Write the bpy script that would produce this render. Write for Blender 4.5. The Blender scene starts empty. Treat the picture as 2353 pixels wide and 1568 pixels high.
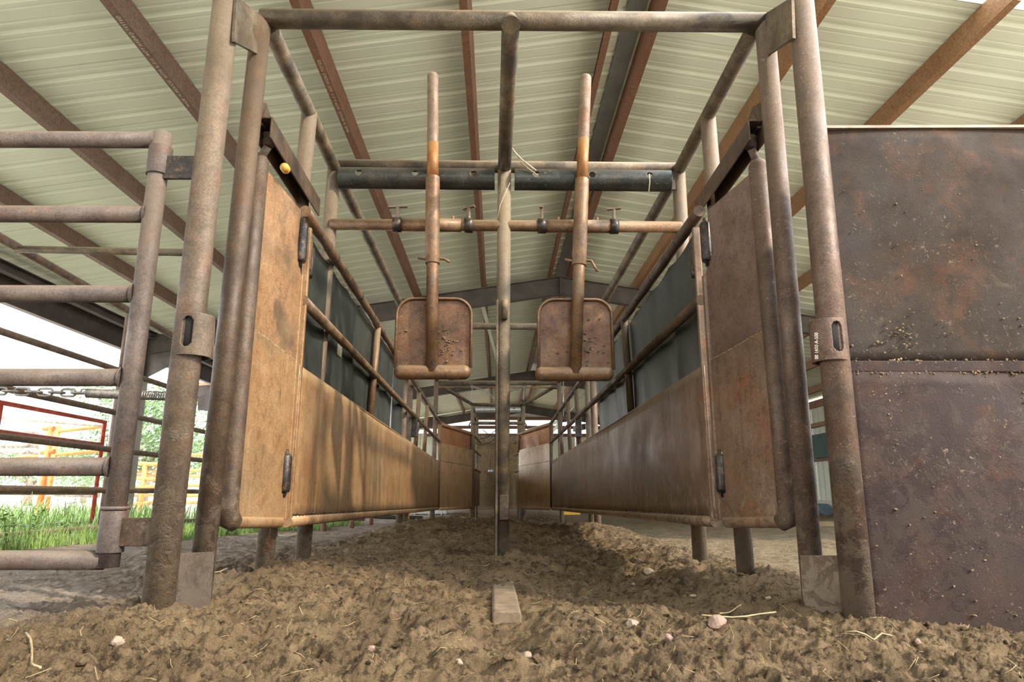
import bpy, bmesh, math, random
import numpy as np
from mathutils import Vector, Matrix
random.seed(7); rng = np.random.default_rng(11)
sc = bpy.context.scene
C = sc.collection
PI = math.pi
H = 0.36                    # height of the lens above the dirt; z below is measured from the lens, lifted by H at the end

# ---------------------------------------------------------------- camera, world, sun, exposure
YAW = math.radians(1.193); PITCH = math.radians(12.784); FPX = 1569.0
cam_d = bpy.data.cameras.new('camera'); cam = bpy.data.objects.new('camera', cam_d); C.objects.link(cam)
cam_d.sensor_width = 36.0; cam_d.lens = 36.0*FPX/2353.0; cam_d.clip_start = 0.02; cam_d.clip_end = 500
cam.location = (0, 0, H); cam.rotation_euler = (PI/2+PITCH, 0, -YAW)
sc.camera = cam
world = bpy.data.worlds.new('sky'); sc.world = world; world.use_nodes = True
wn = world.node_tree.nodes; wl = world.node_tree.links
bg = wn['Background']; bg.inputs['Color'].default_value = (0.93, 0.96, 1.0, 1); bg.inputs['Strength'].default_value = 3.4
sun_d = bpy.data.lights.new('sun', 'SUN'); sun = bpy.data.objects.new('sun', sun_d); C.objects.link(sun)
SUN_AZ, SUN_EL = (0.86, -0.51), math.radians(33)
sv = Vector((SUN_AZ[0]*math.cos(SUN_EL), SUN_AZ[1]*math.cos(SUN_EL), math.sin(SUN_EL)))
sun.rotation_euler = sv.to_track_quat('Z', 'Y').to_euler()
sun_d.energy = 2.5; sun_d.angle = math.radians(2.5); sun_d.color = (1.0, 0.86, 0.68)
sc.view_settings.view_transform = 'Standard'; sc.view_settings.look = 'None'
sc.view_settings.gamma = 1.0; sc.view_settings.use_curve_mapping = False
sc.view_settings.exposure = 1.0
sc.cycles.use_denoising = True
sc.cycles.max_bounces = 8; sc.cycles.diffuse_bounces = 5; sc.cycles.caustics_reflective = False; sc.cycles.caustics_refractive = False

# camera-ray helper: gives the real point on a ray of the photograph at a known distance / side / height
_r = Vector((math.cos(YAW), -math.sin(YAW), 0))
_f = Vector((math.sin(YAW)*math.cos(PITCH), math.cos(YAW)*math.cos(PITCH), math.sin(PITCH)))
_u = _r.cross(_f)
def ray(px, py): return _f*FPX + (px-1176.5)*_r + (784-py)*_u
def at(px, py, Y): d = ray(px, py); return d*(Y/d.y)
def atx(px, py, X): d = ray(px, py); return d*(X/d.x)
def atz(px, py, Z): d = ray(px, py); return d*(Z/d.z)

# ---------------------------------------------------------------- materials
def new_mat(name):
    m = bpy.data.materials.new(name); m.use_nodes = True
    nt = m.node_tree; b = nt.nodes['Principled BSDF']
    return m, nt, b
class N:
    def __init__(s, nt): s.nt = nt; s.p = s.nt.nodes.new('ShaderNodeNewGeometry').outputs['Position']; s.nm = s.nt.nodes.new('ShaderNodeNewGeometry').outputs['Normal']
    def node(s, t, **k):
        n = s.nt.nodes.new(t)
        for a, b in k.items(): setattr(n, a, b)
        return n
    def link(s, a, b): s.nt.links.new(a, b)
    def put(s, v, inp):
        if hasattr(v, 'links'): s.link(v, inp)
        elif isinstance(v, (tuple, list)) and len(v) == 3 and inp.type == 'RGBA': inp.default_value = (*v, 1)
        else: inp.default_value = v
    def scale(s, v, sx, sy, sz):
        n = s.node('ShaderNodeMapping'); s.link(v, n.inputs['Vector']); n.inputs['Scale'].default_value = (sx, sy, sz); return n.outputs['Vector']
    def noise(s, sc_, det=4, rough=.55, vec=None, dist=0):
        n = s.node('ShaderNodeTexNoise'); s.link(vec if vec is not None else s.p, n.inputs['Vector'])
        n.inputs['Scale'].default_value = sc_; n.inputs['Detail'].default_value = det; n.inputs['Roughness'].default_value = rough; n.inputs['Distortion'].default_value = dist
        return n.outputs['Fac']
    def ramp(s, v, a, b, c0=0., c1=1.):
        n = s.node('ShaderNodeMapRange'); n.clamp = True; s.link(v, n.inputs[0])
        for i, x in enumerate((a, b, c0, c1)): n.inputs[i+1].default_value = x
        return n.outputs[0]
    def mix(s, f, a, b):
        n = s.node('ShaderNodeMix', data_type='RGBA'); s.put(f, n.inputs[0]); s.put(a, n.inputs[6]); s.put(b, n.inputs[7]); return n.outputs[2]
    def math(s, op, a, b=0.):
        n = s.node('ShaderNodeMath', operation=op); s.put(a, n.inputs[0]); s.put(b, n.inputs[1]); return n.outputs[0]
    def sep(s, v):
        n = s.node('ShaderNodeSeparateXYZ'); s.link(v, n.inputs[0]); return n.outputs
    def bump(s, h, strength, dist, bsdf, prev=None):
        n = s.node('ShaderNodeBump'); s.link(h, n.inputs['Height']); n.inputs['Strength'].default_value = strength; n.inputs['Distance'].default_value = dist
        if prev is not None: s.link(prev, n.inputs['Normal'])
        s.link(n.outputs[0], bsdf.inputs['Normal']); return n.outputs[0]

def steel(name, c1, c2, c3=None, big=3., fine=140., dust=(.40, .31, .20), dust_amt=.5, rough=(.45, .8), metal=.25,
          bump=.35, streak=0., streak_col=(.03, .022, .015), mud=0., mud_h=.6, mud_col=(.20, .15, .10), spots=0., spot_col=(.45, .38, .28), film=None, film_col=(.3,.3,.3)):
    """weathered steel: two rust tones in patches, dust lying on faces that look up, mud splashed low down, vertical run marks"""
    m, nt, b = new_mat(name); n = N(nt)
    pn = n.noise(big, 5, .6, dist=.4)
    col = n.mix(n.ramp(pn, .38, .62), c1, c2)
    if c3: col = n.mix(n.ramp(n.noise(big*2.7, 4, .6, dist=.6), .52, .68), col, c3)
    if film: col = n.mix(n.ramp(n.noise(film, 3, .5, vec=n.scale(n.p, 1, .5, 1)), .5, .66, 0, .8), col, film_col)
    col = n.mix(n.ramp(n.noise(28, 5, .7), .48, .66, 0, .55), col, tuple(x*.4 for x in c1))
    fn = n.noise(fine, 3, .75)
    col = n.mix(n.ramp(fn, .42, .62, 0, .55), col, tuple(x*.4 for x in c1))
    if streak:
        st = n.noise(1., 5, .65, vec=n.scale(n.p, 22, 22, 1.6))
        col = n.mix(n.math('MULTIPLY', n.ramp(st, .58, .74), streak), col, streak_col)
        st2 = n.noise(1., 4, .6, vec=n.scale(n.p, 14, 14, .8))
        col = n.mix(n.ramp(st2, .5, .75, 0, .3*streak), col, tuple(min(1, x*1.8) for x in c2))
    if spots:
        sp = n.ramp(n.noise(70, 4, .75, dist=.8), .60, .66)
        sp = n.math('MULTIPLY', sp, n.ramp(n.noise(5, 3, .6), .42, .6))
        col = n.mix(n.math('MULTIPLY', sp, spots), col, spot_col)
    if mud:
        z = n.sep(n.p)[2]
        mn = n.math('ADD', n.noise(16, 6, .72, dist=.5), n.ramp(z, 0, mud_h, .2, -.14))
        mk = n.ramp(mn, .56, .64)
        col = n.mix(n.math('MULTIPLY', mk, mud), col, n.mix(n.noise(60), mud_col, tuple(x*.55 for x in mud_col)))
    if dust_amt:
        nz = n.sep(n.nm)[2]
        dk = n.math('MULTIPLY', n.ramp(n.math('ADD', nz, n.math('MULTIPLY', n.noise(90, 3, .7), .5)), .35, .95), dust_amt)
        gk = n.ramp(n.noise(8, 5, .65), .42, .68, 0, dust_amt*.75)
        gf = n.ramp(n.noise(220, 2, .6), .3, .6)
        col = n.mix(n.math('MAXIMUM', dk, n.math('MULTIPLY', gk, gf)), col, dust)
    n.put(col, b.inputs['Base Color'])
    n.put(n.ramp(n.noise(big*1.7, 4, .6), .35, .65, rough[0], rough[1]), b.inputs['Roughness'])
    b.inputs['Metallic'].default_value = metal
    if bump:
        h = n.bump(n.noise(fine*.7, 5, .7), bump, .003, b)
        if mud: h = n.bump(mk, .5*mud, .008, b, h)
        if spots: n.bump(sp, .4, .006, b, h)
    return m
def plain(name, c, rough=.6, metal=0., var=.25, scale=12., bump=.1, emit=0):
    m, nt, b = new_mat(name); n = N(nt)
    col = n.mix(n.ramp(n.noise(scale, 5, .6), .35, .65), tuple(x*(1-var) for x in c), tuple(min(1, x*(1+var)) for x in c))
    n.put(col, b.inputs['Base Color']); b.inputs['Roughness'].default_value = rough; b.inputs['Metallic'].default_value = metal
    if bump: n.bump(n.noise(scale*8, 4, .65), bump, .003, b)
    return m
M = {}
M['post'] = steel('post_steel', (.095, .066, .043), (.155, .112, .075), (.17, .085, .05), dust=(.30, .24, .165), dust_amt=.42, mud=.85, mud_h=.85, mud_col=(.17, .125, .08), streak=.4)
M['post_red'] = steel('red_brown_post_steel', (.085, .050, .033), (.14, .084, .055), (.075, .056, .042), dust=(.27, .21, .145), dust_amt=.4, mud=.8, mud_h=.7, spots=.7, spot_col=(.42, .33, .26))
M['plate'] = steel('mottled_plate_steel', (.05, .034, .021), (.09, .065, .042), (.04, .024, .015), big=12, dust=(.15, .11, .075), dust_amt=.35, mud=.6, mud_h=.5, mud_col=(.10, .075, .048))
M['dark'] = steel('dark_pipe_steel', (.06, .036, .021), (.10, .062, .036), (.085, .036, .014), dust=(.24, .18, .115), dust_amt=.35, mud=.6, mud_h=.8, mud_col=(.2, .15, .10))
M['frame'] = steel('overhead_pipe_steel', (.065, .048, .030), (.115, .086, .05), (.14, .07, .025), fine=260, dust=(.40, .32, .21), dust_amt=.62, metal=.15)
M['bar'] = steel('rusty_cross_bar_steel', (.13, .065, .03), (.24, .13, .06), (.06, .045, .035), dust=(.45, .34, .2), dust_amt=.55, rough=(.35, .6))
M['guard'] = steel('black_half_pipe_steel', (.028, .032, .028), (.05, .055, .048), (.07, .05, .035), dust=(.2, .18, .14), dust_amt=.35, rough=(.3, .5), metal=.5, bump=.15, spots=.3)
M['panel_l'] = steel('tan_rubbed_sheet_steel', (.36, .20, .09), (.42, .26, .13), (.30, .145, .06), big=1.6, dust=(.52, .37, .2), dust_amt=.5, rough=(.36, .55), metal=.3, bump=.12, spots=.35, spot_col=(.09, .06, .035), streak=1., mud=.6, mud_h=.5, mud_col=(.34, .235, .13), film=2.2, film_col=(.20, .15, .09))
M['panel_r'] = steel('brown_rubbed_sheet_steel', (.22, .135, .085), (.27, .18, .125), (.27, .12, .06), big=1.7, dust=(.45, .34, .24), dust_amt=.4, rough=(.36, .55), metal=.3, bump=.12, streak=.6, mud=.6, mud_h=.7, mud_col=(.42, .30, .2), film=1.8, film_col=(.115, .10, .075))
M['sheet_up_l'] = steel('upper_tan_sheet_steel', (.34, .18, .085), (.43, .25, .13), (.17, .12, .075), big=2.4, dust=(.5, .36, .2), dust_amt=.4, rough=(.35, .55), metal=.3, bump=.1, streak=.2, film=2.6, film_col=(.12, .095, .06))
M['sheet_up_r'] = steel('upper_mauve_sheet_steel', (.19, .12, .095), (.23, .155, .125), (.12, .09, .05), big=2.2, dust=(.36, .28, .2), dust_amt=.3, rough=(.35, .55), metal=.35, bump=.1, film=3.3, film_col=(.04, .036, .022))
M['gate_sheet'] = steel('dark_rust_gate_sheet', (.020, .0115, .0058), (.036, .0185, .008), (.072, .027, .009), big=2.3, fine=200, dust=(.12, .08, .045), dust_amt=.2, rough=(.6, .8), metal=0., bump=.3, mud=.3, mud_h=1.4, mud_col=(.12, .09, .06), spots=.6, spot_col=(.22, .17, .12), film=3.1, film_col=(.024, .017, .010))
M['gate_sheet_low'] = steel('purplish_rust_gate_sheet', (.026, .0135, .0115), (.038, .020, .0165), (.06, .023, .011), big=2.3, fine=200, dust=(.13, .09, .06), dust_amt=.2, rough=(.6, .8), metal=0., bump=.35, mud=.35, mud_h=1.3, mud_col=(.075, .052, .04), spots=.8, spot_col=(.24, .185, .14))
M['paddle'] = steel('paddle_plate_rust', (.13, .055, .022), (.2, .10, .045), (.065, .035, .02), big=7, dust=(.36, .24, .13), dust_amt=.3, rough=(.4, .6), bump=.5, spots=.8, spot_col=(.42, .31, .19))
M['paddle_tube'] = steel('paddle_tube_rust', (.16, .082, .038), (.25, .13, .055), (.11, .08, .06), big=6, dust=(.38, .28, .17), dust_amt=.5, rough=(.35, .6), bump=.3)
M['orange_rust'] = steel('orange_worn_rust', (.34, .13, .025), (.27, .115, .035), None, big=9, dust=(.46, .32, .16), dust_amt=.3, rough=(.4, .6), bump=.2)
M['dusty_tube'] = steel('dusty_tube_end', (.17, .11, .07), (.24, .17, .115), (.22, .10, .045), fine=200, dust=(.42, .34, .25), dust_amt=.6, bump=.3)
M['gate_pipe'] = steel('mauve_gate_pipe', (.085, .063, .054), (.13, .10, .085), (.12, .062, .036), dust=(.30, .24, .185), dust_amt=.45, rough=(.5, .75), metal=.15)
M['hinge'] = steel('black_hinge_steel', (.03, .028, .027), (.055, .048, .042), (.19, .10, .05), big=16, dust=(.25, .2, .14), dust_amt=.25, rough=(.3, .5), metal=.5, bump=.2)
M['fence'] = steel('fence_pipe_brown', (.11, .07, .05), (.18, .12, .085), (.2, .10, .055), dust=(.4, .32, .24), dust_amt=.5)
M['weld'] = steel('weld_bead', (.30, .2, .11), (.45, .33, .2), (.05, .035, .02), big=40, dust=(.5, .38, .23), dust_amt=.4, bump=.6)
M['funnel_tan'] = steel('bright_tan_sheet', (.50, .30, .145), (.58, .38, .20), (.40, .21, .09), big=1.6, dust=(.55, .42, .25), dust_amt=.4, rough=(.35, .5), metal=.2, bump=.1, streak=.4)  # tan brightened to stand in for light missing deep in the alley
M['orange_brown'] = steel('orange_brown_sheet', (.46, .20, .09), (.54, .26, .12), None, big=2, dust=(.4, .25, .14), dust_amt=.3, bump=.15)
M['bar_tan'] = steel('tan_bar_steel', (.28, .15, .08), (.36, .2, .11), None, dust=(.46, .33, .2), dust_amt=.5)
M['red_post'] = steel('faded_red_post', (.30, .14, .10), (.36, .19, .14), None, dust=(.42, .32, .25), dust_amt=.5)
M['rubber'] = plain('black_belting_rubber', (.030, .034, .029), .42, 0, .35, 6, .15)
M['hole'] = plain('slot_shade_and_hose_black', (.006, .005, .004), .9, 0, .1)  # near black: painted shade inside the sleeve slots, also the hose loops
M['purlin'] = steel('red_primer_purlin', (.175, .080, .045), (.21, .10, .058), None, big=2, fine=60, dust=(.3, .2, .13), dust_amt=.15, rough=(.55, .7), metal=0, bump=.05)
M['purlin_l'] = steel('dull_brown_purlin', (.16, .095, .065), (.20, .125, .088), None, big=2, fine=60, dust=(.3, .22, .16), dust_amt=.15, rough=(.55, .7), metal=0, bump=.05)
M['purlin_r'] = steel('orange_primer_purlin', (.25, .125, .05), (.30, .16, .07), None, big=2, fine=60, dust=(.3, .2, .13), dust_amt=.15, rough=(.5, .65), metal=0, bump=.05)
M['rafter'] = plain('grey_painted_rafter', (.075, .062, .05), .6, .1, .25, 5, .05)
M['eave'] = plain('eave_girder_brown_grey', (.085, .066, .06), .55, .1, .25, 5, .05)
M['ridge'] = plain('grey_ridge_flashing', (.33, .35, .36), .4, .4, .15, 3, .03)
M['white_print'] = plain('white_stencil_paint', (.62, .55, .48), .7, 0, .3, 60, 0)
M['red'] = plain('red_painted_pipe', (.42, .065, .035), .45, 0, .35, 9, .1)
M['orange'] = plain('orange_painted_pipe', (.75, .20, .045), .45, 0, .25, 9, .1)
M['grey_rail'] = plain('weathered_grey_rail', (.42, .36, .31), .7, 0, .45, 14, .2)
M['wood'] = plain('dusty_timber', (.17, .125, .08), .85, 0, .35, 18, .5)
M['concrete'] = plain('pale_concrete', (.5, .47, .42), .85, 0, .12, 4, .2)
M['wall'] = plain('pale_green_wall_sheet', (.56, .57, .46), .5, 0, .08, 2, .02)
M['white_sheet'] = plain('white_far_sheet', (.42, .42, .41), .5, 0, .05, 2, .02)
M['green_board'] = plain('dark_green_board', (.02, .06, .045), .6, 0, .2, 5, .05)
M['yellow'] = plain('yellow_plastic', (.75, .42, .02), .45, 0, .15, 20, .05)
M['galv'] = plain('galvanised_metal', (.45, .46, .46), .4, .6, .15, 10, .05)
M['red_plastic'] = plain('red_plastic', (.65, .05, .02), .4, 0, .1, 10, .0)
M['blue'] = plain('blue_grey_plastic', (.12, .17, .2), .4, 0, .15, 10, .0)
M['chain'] = plain('galvanised_chain', (.30, .28, .26), .45, .6, .3, 60, .2)
M['twine'] = plain('frayed_twine', (.55, .45, .32), .9, 0, .2, 60, 0)
M['stone'] = plain('dusty_stone', (.30, .23, .165), .85, 0, .25, 25, .5)
M['stone_pink'] = plain('pinkish_stone', (.27, .18, .135), .8, 0, .25, 25, .5)
M['straw'] = plain('dry_straw', (.36, .27, .14), .6, 0, .35, 30, 0)
M['leaf'] = plain('tree_leaf', (.13, .22, .09), .5, 0, .45, 3, 0)
M['bark'] = plain('tree_bark', (.24, .19, .15), .9, 0, .3, 12, .5)
M['yellow_cap'] = plain('yellow_roller_wheel', (.5, .3, .05), .5, 0, .3, 30, .1)

# roof sheets: off-white underside with green grass bounce put into the colour
m, nt, b = new_mat('green_bounce_roof_sheet'); n = N(nt)
col = n.mix(n.ramp(n.noise(1.1, 4, .6), .35, .65), (.60, .645, .505), (.64, .675, .545))
col = n.mix(n.ramp(n.noise(1., 3, .5, vec=n.scale(n.p, 1.2, 60, 1.2)), .45, .8, 0, .25), col, (.52, .53, .45))
n.put(col, b.inputs['Base Color']); b.inputs['Roughness'].default_value = .6; M['roof'] = m
for k_ in ('gate_sheet', 'gate_sheet_low'): M[k_].node_tree.nodes['Principled BSDF'].inputs['Specular IOR Level'].default_value = .25
m, nt, b = new_mat('translucent_skylight_sheet'); b.inputs['Base Color'].default_value = (.95, .95, .95, 1)
b.inputs['Roughness'].default_value = .6; b.inputs['Transmission Weight'].default_value = .9; b.inputs['IOR'].default_value = 1.05; M['skylight'] = m
# trodden dirt and manure
m, nt, b = new_mat('trodden_dirt'); n = N(nt)
big = n.noise(1.3, 5, .62, dist=.4)
col = n.mix(n.ramp(big, .36, .62), (.15, .102, .058), (.32, .225, .125))
col = n.mix(n.ramp(n.noise(7, 6, .7, dist=.5), .44, .66), col, (.39, .28, .16))
col = n.mix(n.ramp(n.noise(26, 6, .75), .51, .60, 0, .8), col, (.065, .043, .026))
fib = n.noise(1., 6, .75, vec=n.scale(n.p, 160, 60, 90), dist=1.5)
col = n.mix(n.ramp(fib, .60, .70, 0, .7), col, (.50, .38, .22))
col = n.mix(n.ramp(n.noise(220, 3, .8), .66, .72, 0, .6), col, (.6, .5, .38))
xx = n.sep(n.p)
out = n.ramp(n.math('ADD', n.math('ABSOLUTE', n.math('SUBTRACT', xx[0], .03)), n.math('MULTIPLY', n.noise(2.5, 4, .6), .5)), 1.2, 1.9)
ln = n.ramp(n.noise(5, 6, .7), .4, .62)
lane = n.mix(n.ramp(xx[0], .2, .8), n.mix(ln, (.85, .75, .66), (.54, .45, .38)), n.mix(ln, (.44, .36, .235), (.29, .225, .14)))  # left side whitened, outdoor daylight put into the colour; right side beige dirt
lane = n.mix(n.ramp(n.noise(45, 5, .75), .56, .62, 0, .6), lane, (.14, .10, .07))
ym = n.ramp(n.math('SUBTRACT', xx[1], n.math('MULTIPLY', xx[0], .4)), 2.2, 2.9)
col = n.mix(n.math('MULTIPLY', n.math('MULTIPLY', out, ym), .85), col, lane)
n.put(col, b.inputs['Base Color']); b.inputs['Roughness'].default_value = .95; b.inputs['Specular IOR Level'].default_value = .2
vo = n.node('ShaderNodeTexVoronoi'); vo.feature = 'F1'; n.link(n.p, vo.inputs['Vector']); vo.inputs['Scale'].default_value = 52; vo.inputs['Detail'].default_value = 2; vo.inputs['Roughness'].default_value = .7
hv = n.bump(n.math('MULTIPLY', vo.outputs['Distance'], -1.), .9, .022, b)
h0_ = n.bump(n.noise(38, 6, .8, dist=.4), 1., .035, b, hv); h1 = n.bump(n.noise(150, 6, .8, dist=.3), 1., .010, b, h0_); n.bump(fib, .5, .004, b, h1); M['dirt'] = m
M['clod'] = plain('dirt_clod', (.20, .14, .085), .95, 0, .5, 9, 1.0)
m, nt, b = new_mat('sunlit_yard_gravel'); n = N(nt)
col = n.mix(n.ramp(n.noise(3, 6, .7), .4, .62), (.62, .57, .50), (.5, .45, .38)); n.put(col, b.inputs['Base Color']); b.inputs['Roughness'].default_value = .9; M['yard'] = m
m, nt, b = new_mat('grass_blades'); n = N(nt)
col = n.mix(n.ramp(n.noise(4, 4, .6), .35, .65), (.15, .30, .05), (.32, .46, .14)); col = n.mix(n.ramp(n.noise(40, 2, .6), .6, .7, 0, .7), col, (.42, .40, .2))
n.put(col, b.inputs['Base Color']); b.inputs['Roughness'].default_value = .5; b.inputs['Subsurface Weight'].default_value = .0; M['grass'] = m

# ---------------------------------------------------------------- mesh helpers (all coordinates from the lens height)
class MB:
    def __init__(s): s.v = []; s.f = []; s.sm = []; s.mi = []
    def add(s, vs, fs, smooth=True, mi=0):
        o = len(s.v); s.v += [tuple(v) for v in vs]; s.f += [tuple(i+o for i in f) for f in fs]
        s.sm += [smooth]*len(fs) if isinstance(smooth, bool) else list(smooth); s.mi += [mi]*len(fs); return s
    def tube(s, pts, r, seg=20, cap=True, mi=0):
        """swept pipe through pts with mitred bends; r may be one radius or one per point"""
        P = [Vector(p) for p in pts]; k = len(P); rr = r if isinstance(r, (list, tuple)) else [r]*k
        d0 = (P[1]-P[0]).normalized(); a = Vector((0, 0, 1)) if abs(d0.z) < .9 else Vector((1, 0, 0))
        n1 = d0.cross(a).normalized(); vs = []
        for i in range(k):
            di = (P[i]-P[i-1]).normalized() if i else (P[1]-P[0]).normalized()
            do = (P[i+1]-P[i]).normalized() if i < k-1 else di
            t = (di+do).normalized() if (di+do).length > 1e-4 else di
            n1 = (n1-n1.dot(di)*di).normalized(); n2 = di.cross(n1)
            for j in range(seg):
                q = 2*PI*j/seg; off = (n1*math.cos(q)+n2*math.sin(q))*rr[i]
                cth = max(.35, di.dot(t)); off = off + di*(-(off.dot(t))/cth) if 0 < i < k-1 else off
                vs.append(P[i]+off)
            if 0 < i < k-1:
                n1 = (n1-n1.dot(do)*do).normalized()
        fs = []; sm = []
        for i in range(k-1):
            for j in range(seg):
                fs.append((i*seg+j, i*seg+(j+1) % seg, (i+1)*seg+(j+1) % seg, (i+1)*seg+j)); sm.append(True)
        if cap:
            fs.append(tuple(range(seg))[::-1]); fs.append(tuple((k-1)*seg+j for j in range(seg))); sm += [False, False]
        return s.add(vs, fs, sm, mi)
    def capsule(s, a, b, r, seg=20, mi=0):
        a = Vector(a); b = Vector(b); d = (b-a).normalized(); pts = []; rs = []
        for q in (0, 25, 50, 75): pts.append(a-d*r*.9*math.cos(math.radians(q))+d*r*.0); rs.append(max(.0008, r*math.sin(math.radians(q))))
        pts.append(a); rs.append(r); pts.append(b); rs.append(r)
        for q in (75, 50, 25, 0): pts.append(b+d*r*.9*math.cos(math.radians(q))); rs.append(max(.0008, r*math.sin(math.radians(q))))
        return s.tube(pts, rs, seg, True, mi)
    def box(s, lo, hi, mi=0):
        x0, y0, z0 = lo; x1, y1, z1 = hi
        return s.add([(x0,y0,z0),(x1,y0,z0),(x1,y1,z0),(x0,y1,z0),(x0,y0,z1),(x1,y0,z1),(x1,y1,z1),(x0,y1,z1)],
                     [(0,3,2,1),(4,5,6,7),(0,1,5,4),(1,2,6,5),(2,3,7,6),(3,0,4,7)], False, mi)
    def slab(s, quad, th, mi=0, nrm=None):
        """polygon (3-D points) given thickness th along its normal (centred)"""
        Q = [Vector(q) for q in quad]; nn = nrm or (Q[1]-Q[0]).cross(Q[-1]-Q[0]).normalized(); k = len(Q)
        vs = [q-nn*th/2 for q in Q]+[q+nn*th/2 for q in Q]
        fs = [tuple(range(k))[::-1], tuple(range(k, 2*k))]+[(i, (i+1) % k, k+(i+1) % k, k+i) for i in range(k)]
        return s.add(vs, fs, False, mi)
    def beam(s, a, b, w, h, mi=0, up=(0, 0, 1)):
        a = Vector(a); b = Vector(b); d = (b-a).normalized(); sd = d.cross(Vector(up)).normalized(); u2 = sd.cross(d)
        c = [(-w/2, -h/2), (w/2, -h/2), (w/2, h/2), (-w/2, h/2)]
        vs = [a+sd*x+u2*y for x, y in c]+[b+sd*x+u2*y for x, y in c]
        return s.add(vs, [(0,3,2,1)[::-1],(4,5,6,7)[::-1],(0,1,5,4)[::-1],(1,2,6,5)[::-1],(2,3,7,6)[::-1],(3,0,4,7)[::-1]], False, mi)
    def extrude(s, prof, a, b, xa, za, mi=0, closed=True, smooth=False):
        """2-D profile (u,v) in axes xa, za swept from a to b"""
        a = Vector(a); b = Vector(b); xa = Vector(xa); za = Vector(za); k = len(prof)
        vs = [a+xa*u+za*v for u, v in prof]+[b+xa*u+za*v for u, v in prof]
        fs = [(i, (i+1) % k, k+(i+1) % k, k+i) for i in range(k if closed else k-1)]
        if closed: fs += [tuple(range(k))[::-1], tuple(range(k, 2*k))]
        return s.add(vs, fs, smooth, mi)
    def build(s, name, mats, parent=None, bevel=0, solid=0, fix=True):
        me = bpy.data.meshes.new(name); org = Vector(parent.get('org', (0, 0, 0))) if parent is not None else Vector((0, 0, 0))
        me.from_pydata([tuple(Vector(v)-org) for v in s.v], [], s.f)
        me.polygons.foreach_set('use_smooth', s.sm); me.polygons.foreach_set('material_index', s.mi)
        for mm in (mats if isinstance(mats, (list, tuple)) else [mats]): me.materials.append(M[mm])
        me.update()
        if fix:
            bm = bmesh.new(); bm.from_mesh(me); bmesh.ops.recalc_face_normals(bm, faces=bm.faces); bm.to_mesh(me); bm.free()
        o = bpy.data.objects.new(name, me); C.objects.link(o)
        if parent is not None:
            o.parent = parent
            if 'org' in parent: o['org'] = tuple(parent['org'])
        if solid: md = o.modifiers.new('thickness', 'SOLIDIFY'); md.thickness = solid; md.offset = 0
        if bevel: md = o.modifiers.new('bevel', 'BEVEL'); md.width = bevel; md.segments = 2; md.limit_method = 'ANGLE'
        return o
def grid_sheet(fn, nu, nv, holes=(), smooth=True):
    """surface fn(u,v) (u,v in metres via ranges baked in fn) as nu x nv cells; holes are (inside_test, snap) on cell centres"""
    mb = MB(); vs = []; keep = {}
    for i in range(nu+1):
        for j in range(nv+1): vs.append(fn(i/nu, j/nv))
    fs = []
    for i in range(nu):
        for j in range(nv):
            if any(h((i+.5)/nu, (j+.5)/nv) for h in holes): continue
            fs.append((i*(nv+1)+j, (i+1)*(nv+1)+j, (i+1)*(nv+1)+j+1, i*(nv+1)+j+1))
    mb.add(vs, fs, smooth); return mb
def thing(name, label, cat, org=(0, 0, 0), group=None, kind=None):
    o = bpy.data.objects.new(name, None); C.objects.link(o); o.location = org; o['org'] = tuple(org)
    o.empty_display_size = .1
    if label: o['label'] = label
    if cat: o['category'] = cat
    if group: o['group'] = group
    if kind: o['kind'] = kind
    return o
def tag(o, label=None, cat=None, group=None, kind=None):
    if label: o['label'] = label
    if cat: o['category'] = cat
    if group: o['group'] = group
    if kind: o['kind'] = kind
    return o
def pipe(name, a, b, r, mat, parent, seg=20): return MB().tube([a, b], r, seg).build(name, mat, parent, fix=False)
def relink(o, parent):
    c = o.copy(); C.objects.link(c); c.parent = parent; return c

# numpy value noise
_T = rng.random((256, 256)).astype(np.float32)
def vnoise(x, y):
    xi = np.floor(x).astype(int); yi = np.floor(y).astype(int); fx = x-xi; fy = y-yi
    fx = fx*fx*(3-2*fx); fy = fy*fy*(3-2*fy); a = _T[xi & 255, yi & 255]; b_ = _T[(xi+1) & 255, yi & 255]; c = _T[xi & 255, (yi+1) & 255]; d = _T[(xi+1) & 255, (yi+1) & 255]
    return (a*(1-fx)+b_*fx)*(1-fy)+(c*(1-fx)+d*fx)*fy
def fbm(x, y, f0, octs, gain=.5, ridged=False):
    s_ = 0; a = 1; t = 0
    for o in range(octs):
        v = vnoise(x*f0+17.3*o, y*f0-9.1*o)
        if ridged: v = 1-abs(2*v-1)
        s_ = s_+a*v; t += a; a *= gain; f0 *= 2.03
    return s_/t
def ss(a, b, x): t = np.clip((x-a)/(b-a), 0, 1); return t*t*(3-2*t)
def g0(x, y):
    """ground level measured from the lens"""
    x = np.asarray(x, float); y = np.asarray(y, float)
    z = -.365+0*x - .012*np.clip(y-4, 0, 8)
    ins = 1-ss(.85, 1.35, abs(x-.03))                              # the churned lane between the panels
    z = z - .035*ss(1.1, 1.6, x)                                   # lower floor on the right
    z = z + .05*np.exp(-((x+.95)/.28)**2)*(1-ss(3.6, 4.4, y))*ss(.8, 1.6, y)      # berm at the left posts
    z = z + .035*np.exp(-((x-1.02)/.25)**2)*ss(1.6, 2.4, y)*(1-ss(6, 9, y))
    z = z + .15*ins*np.exp(-((y-7.0)/1.7)**2)*(1-.35*ss(-.1, .5, x))            # manure heap in the far lane
    z = z + .06*np.exp(-((x-.05)/.22)**2)*np.exp(-((y-3.2)/.5)**2) - .03*np.exp(-((x-.5)/.3)**2-((y-2.6)/.35)**2)
    z = z + .05*np.exp(-((x+.45)/.4)**2)*np.exp(-((y-3.1)/.5)**2)
    z = z - .05*np.exp(-((x-.03)/.11)**2)*np.exp(-((y-2.0)/.22)**2)
    return z
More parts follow.
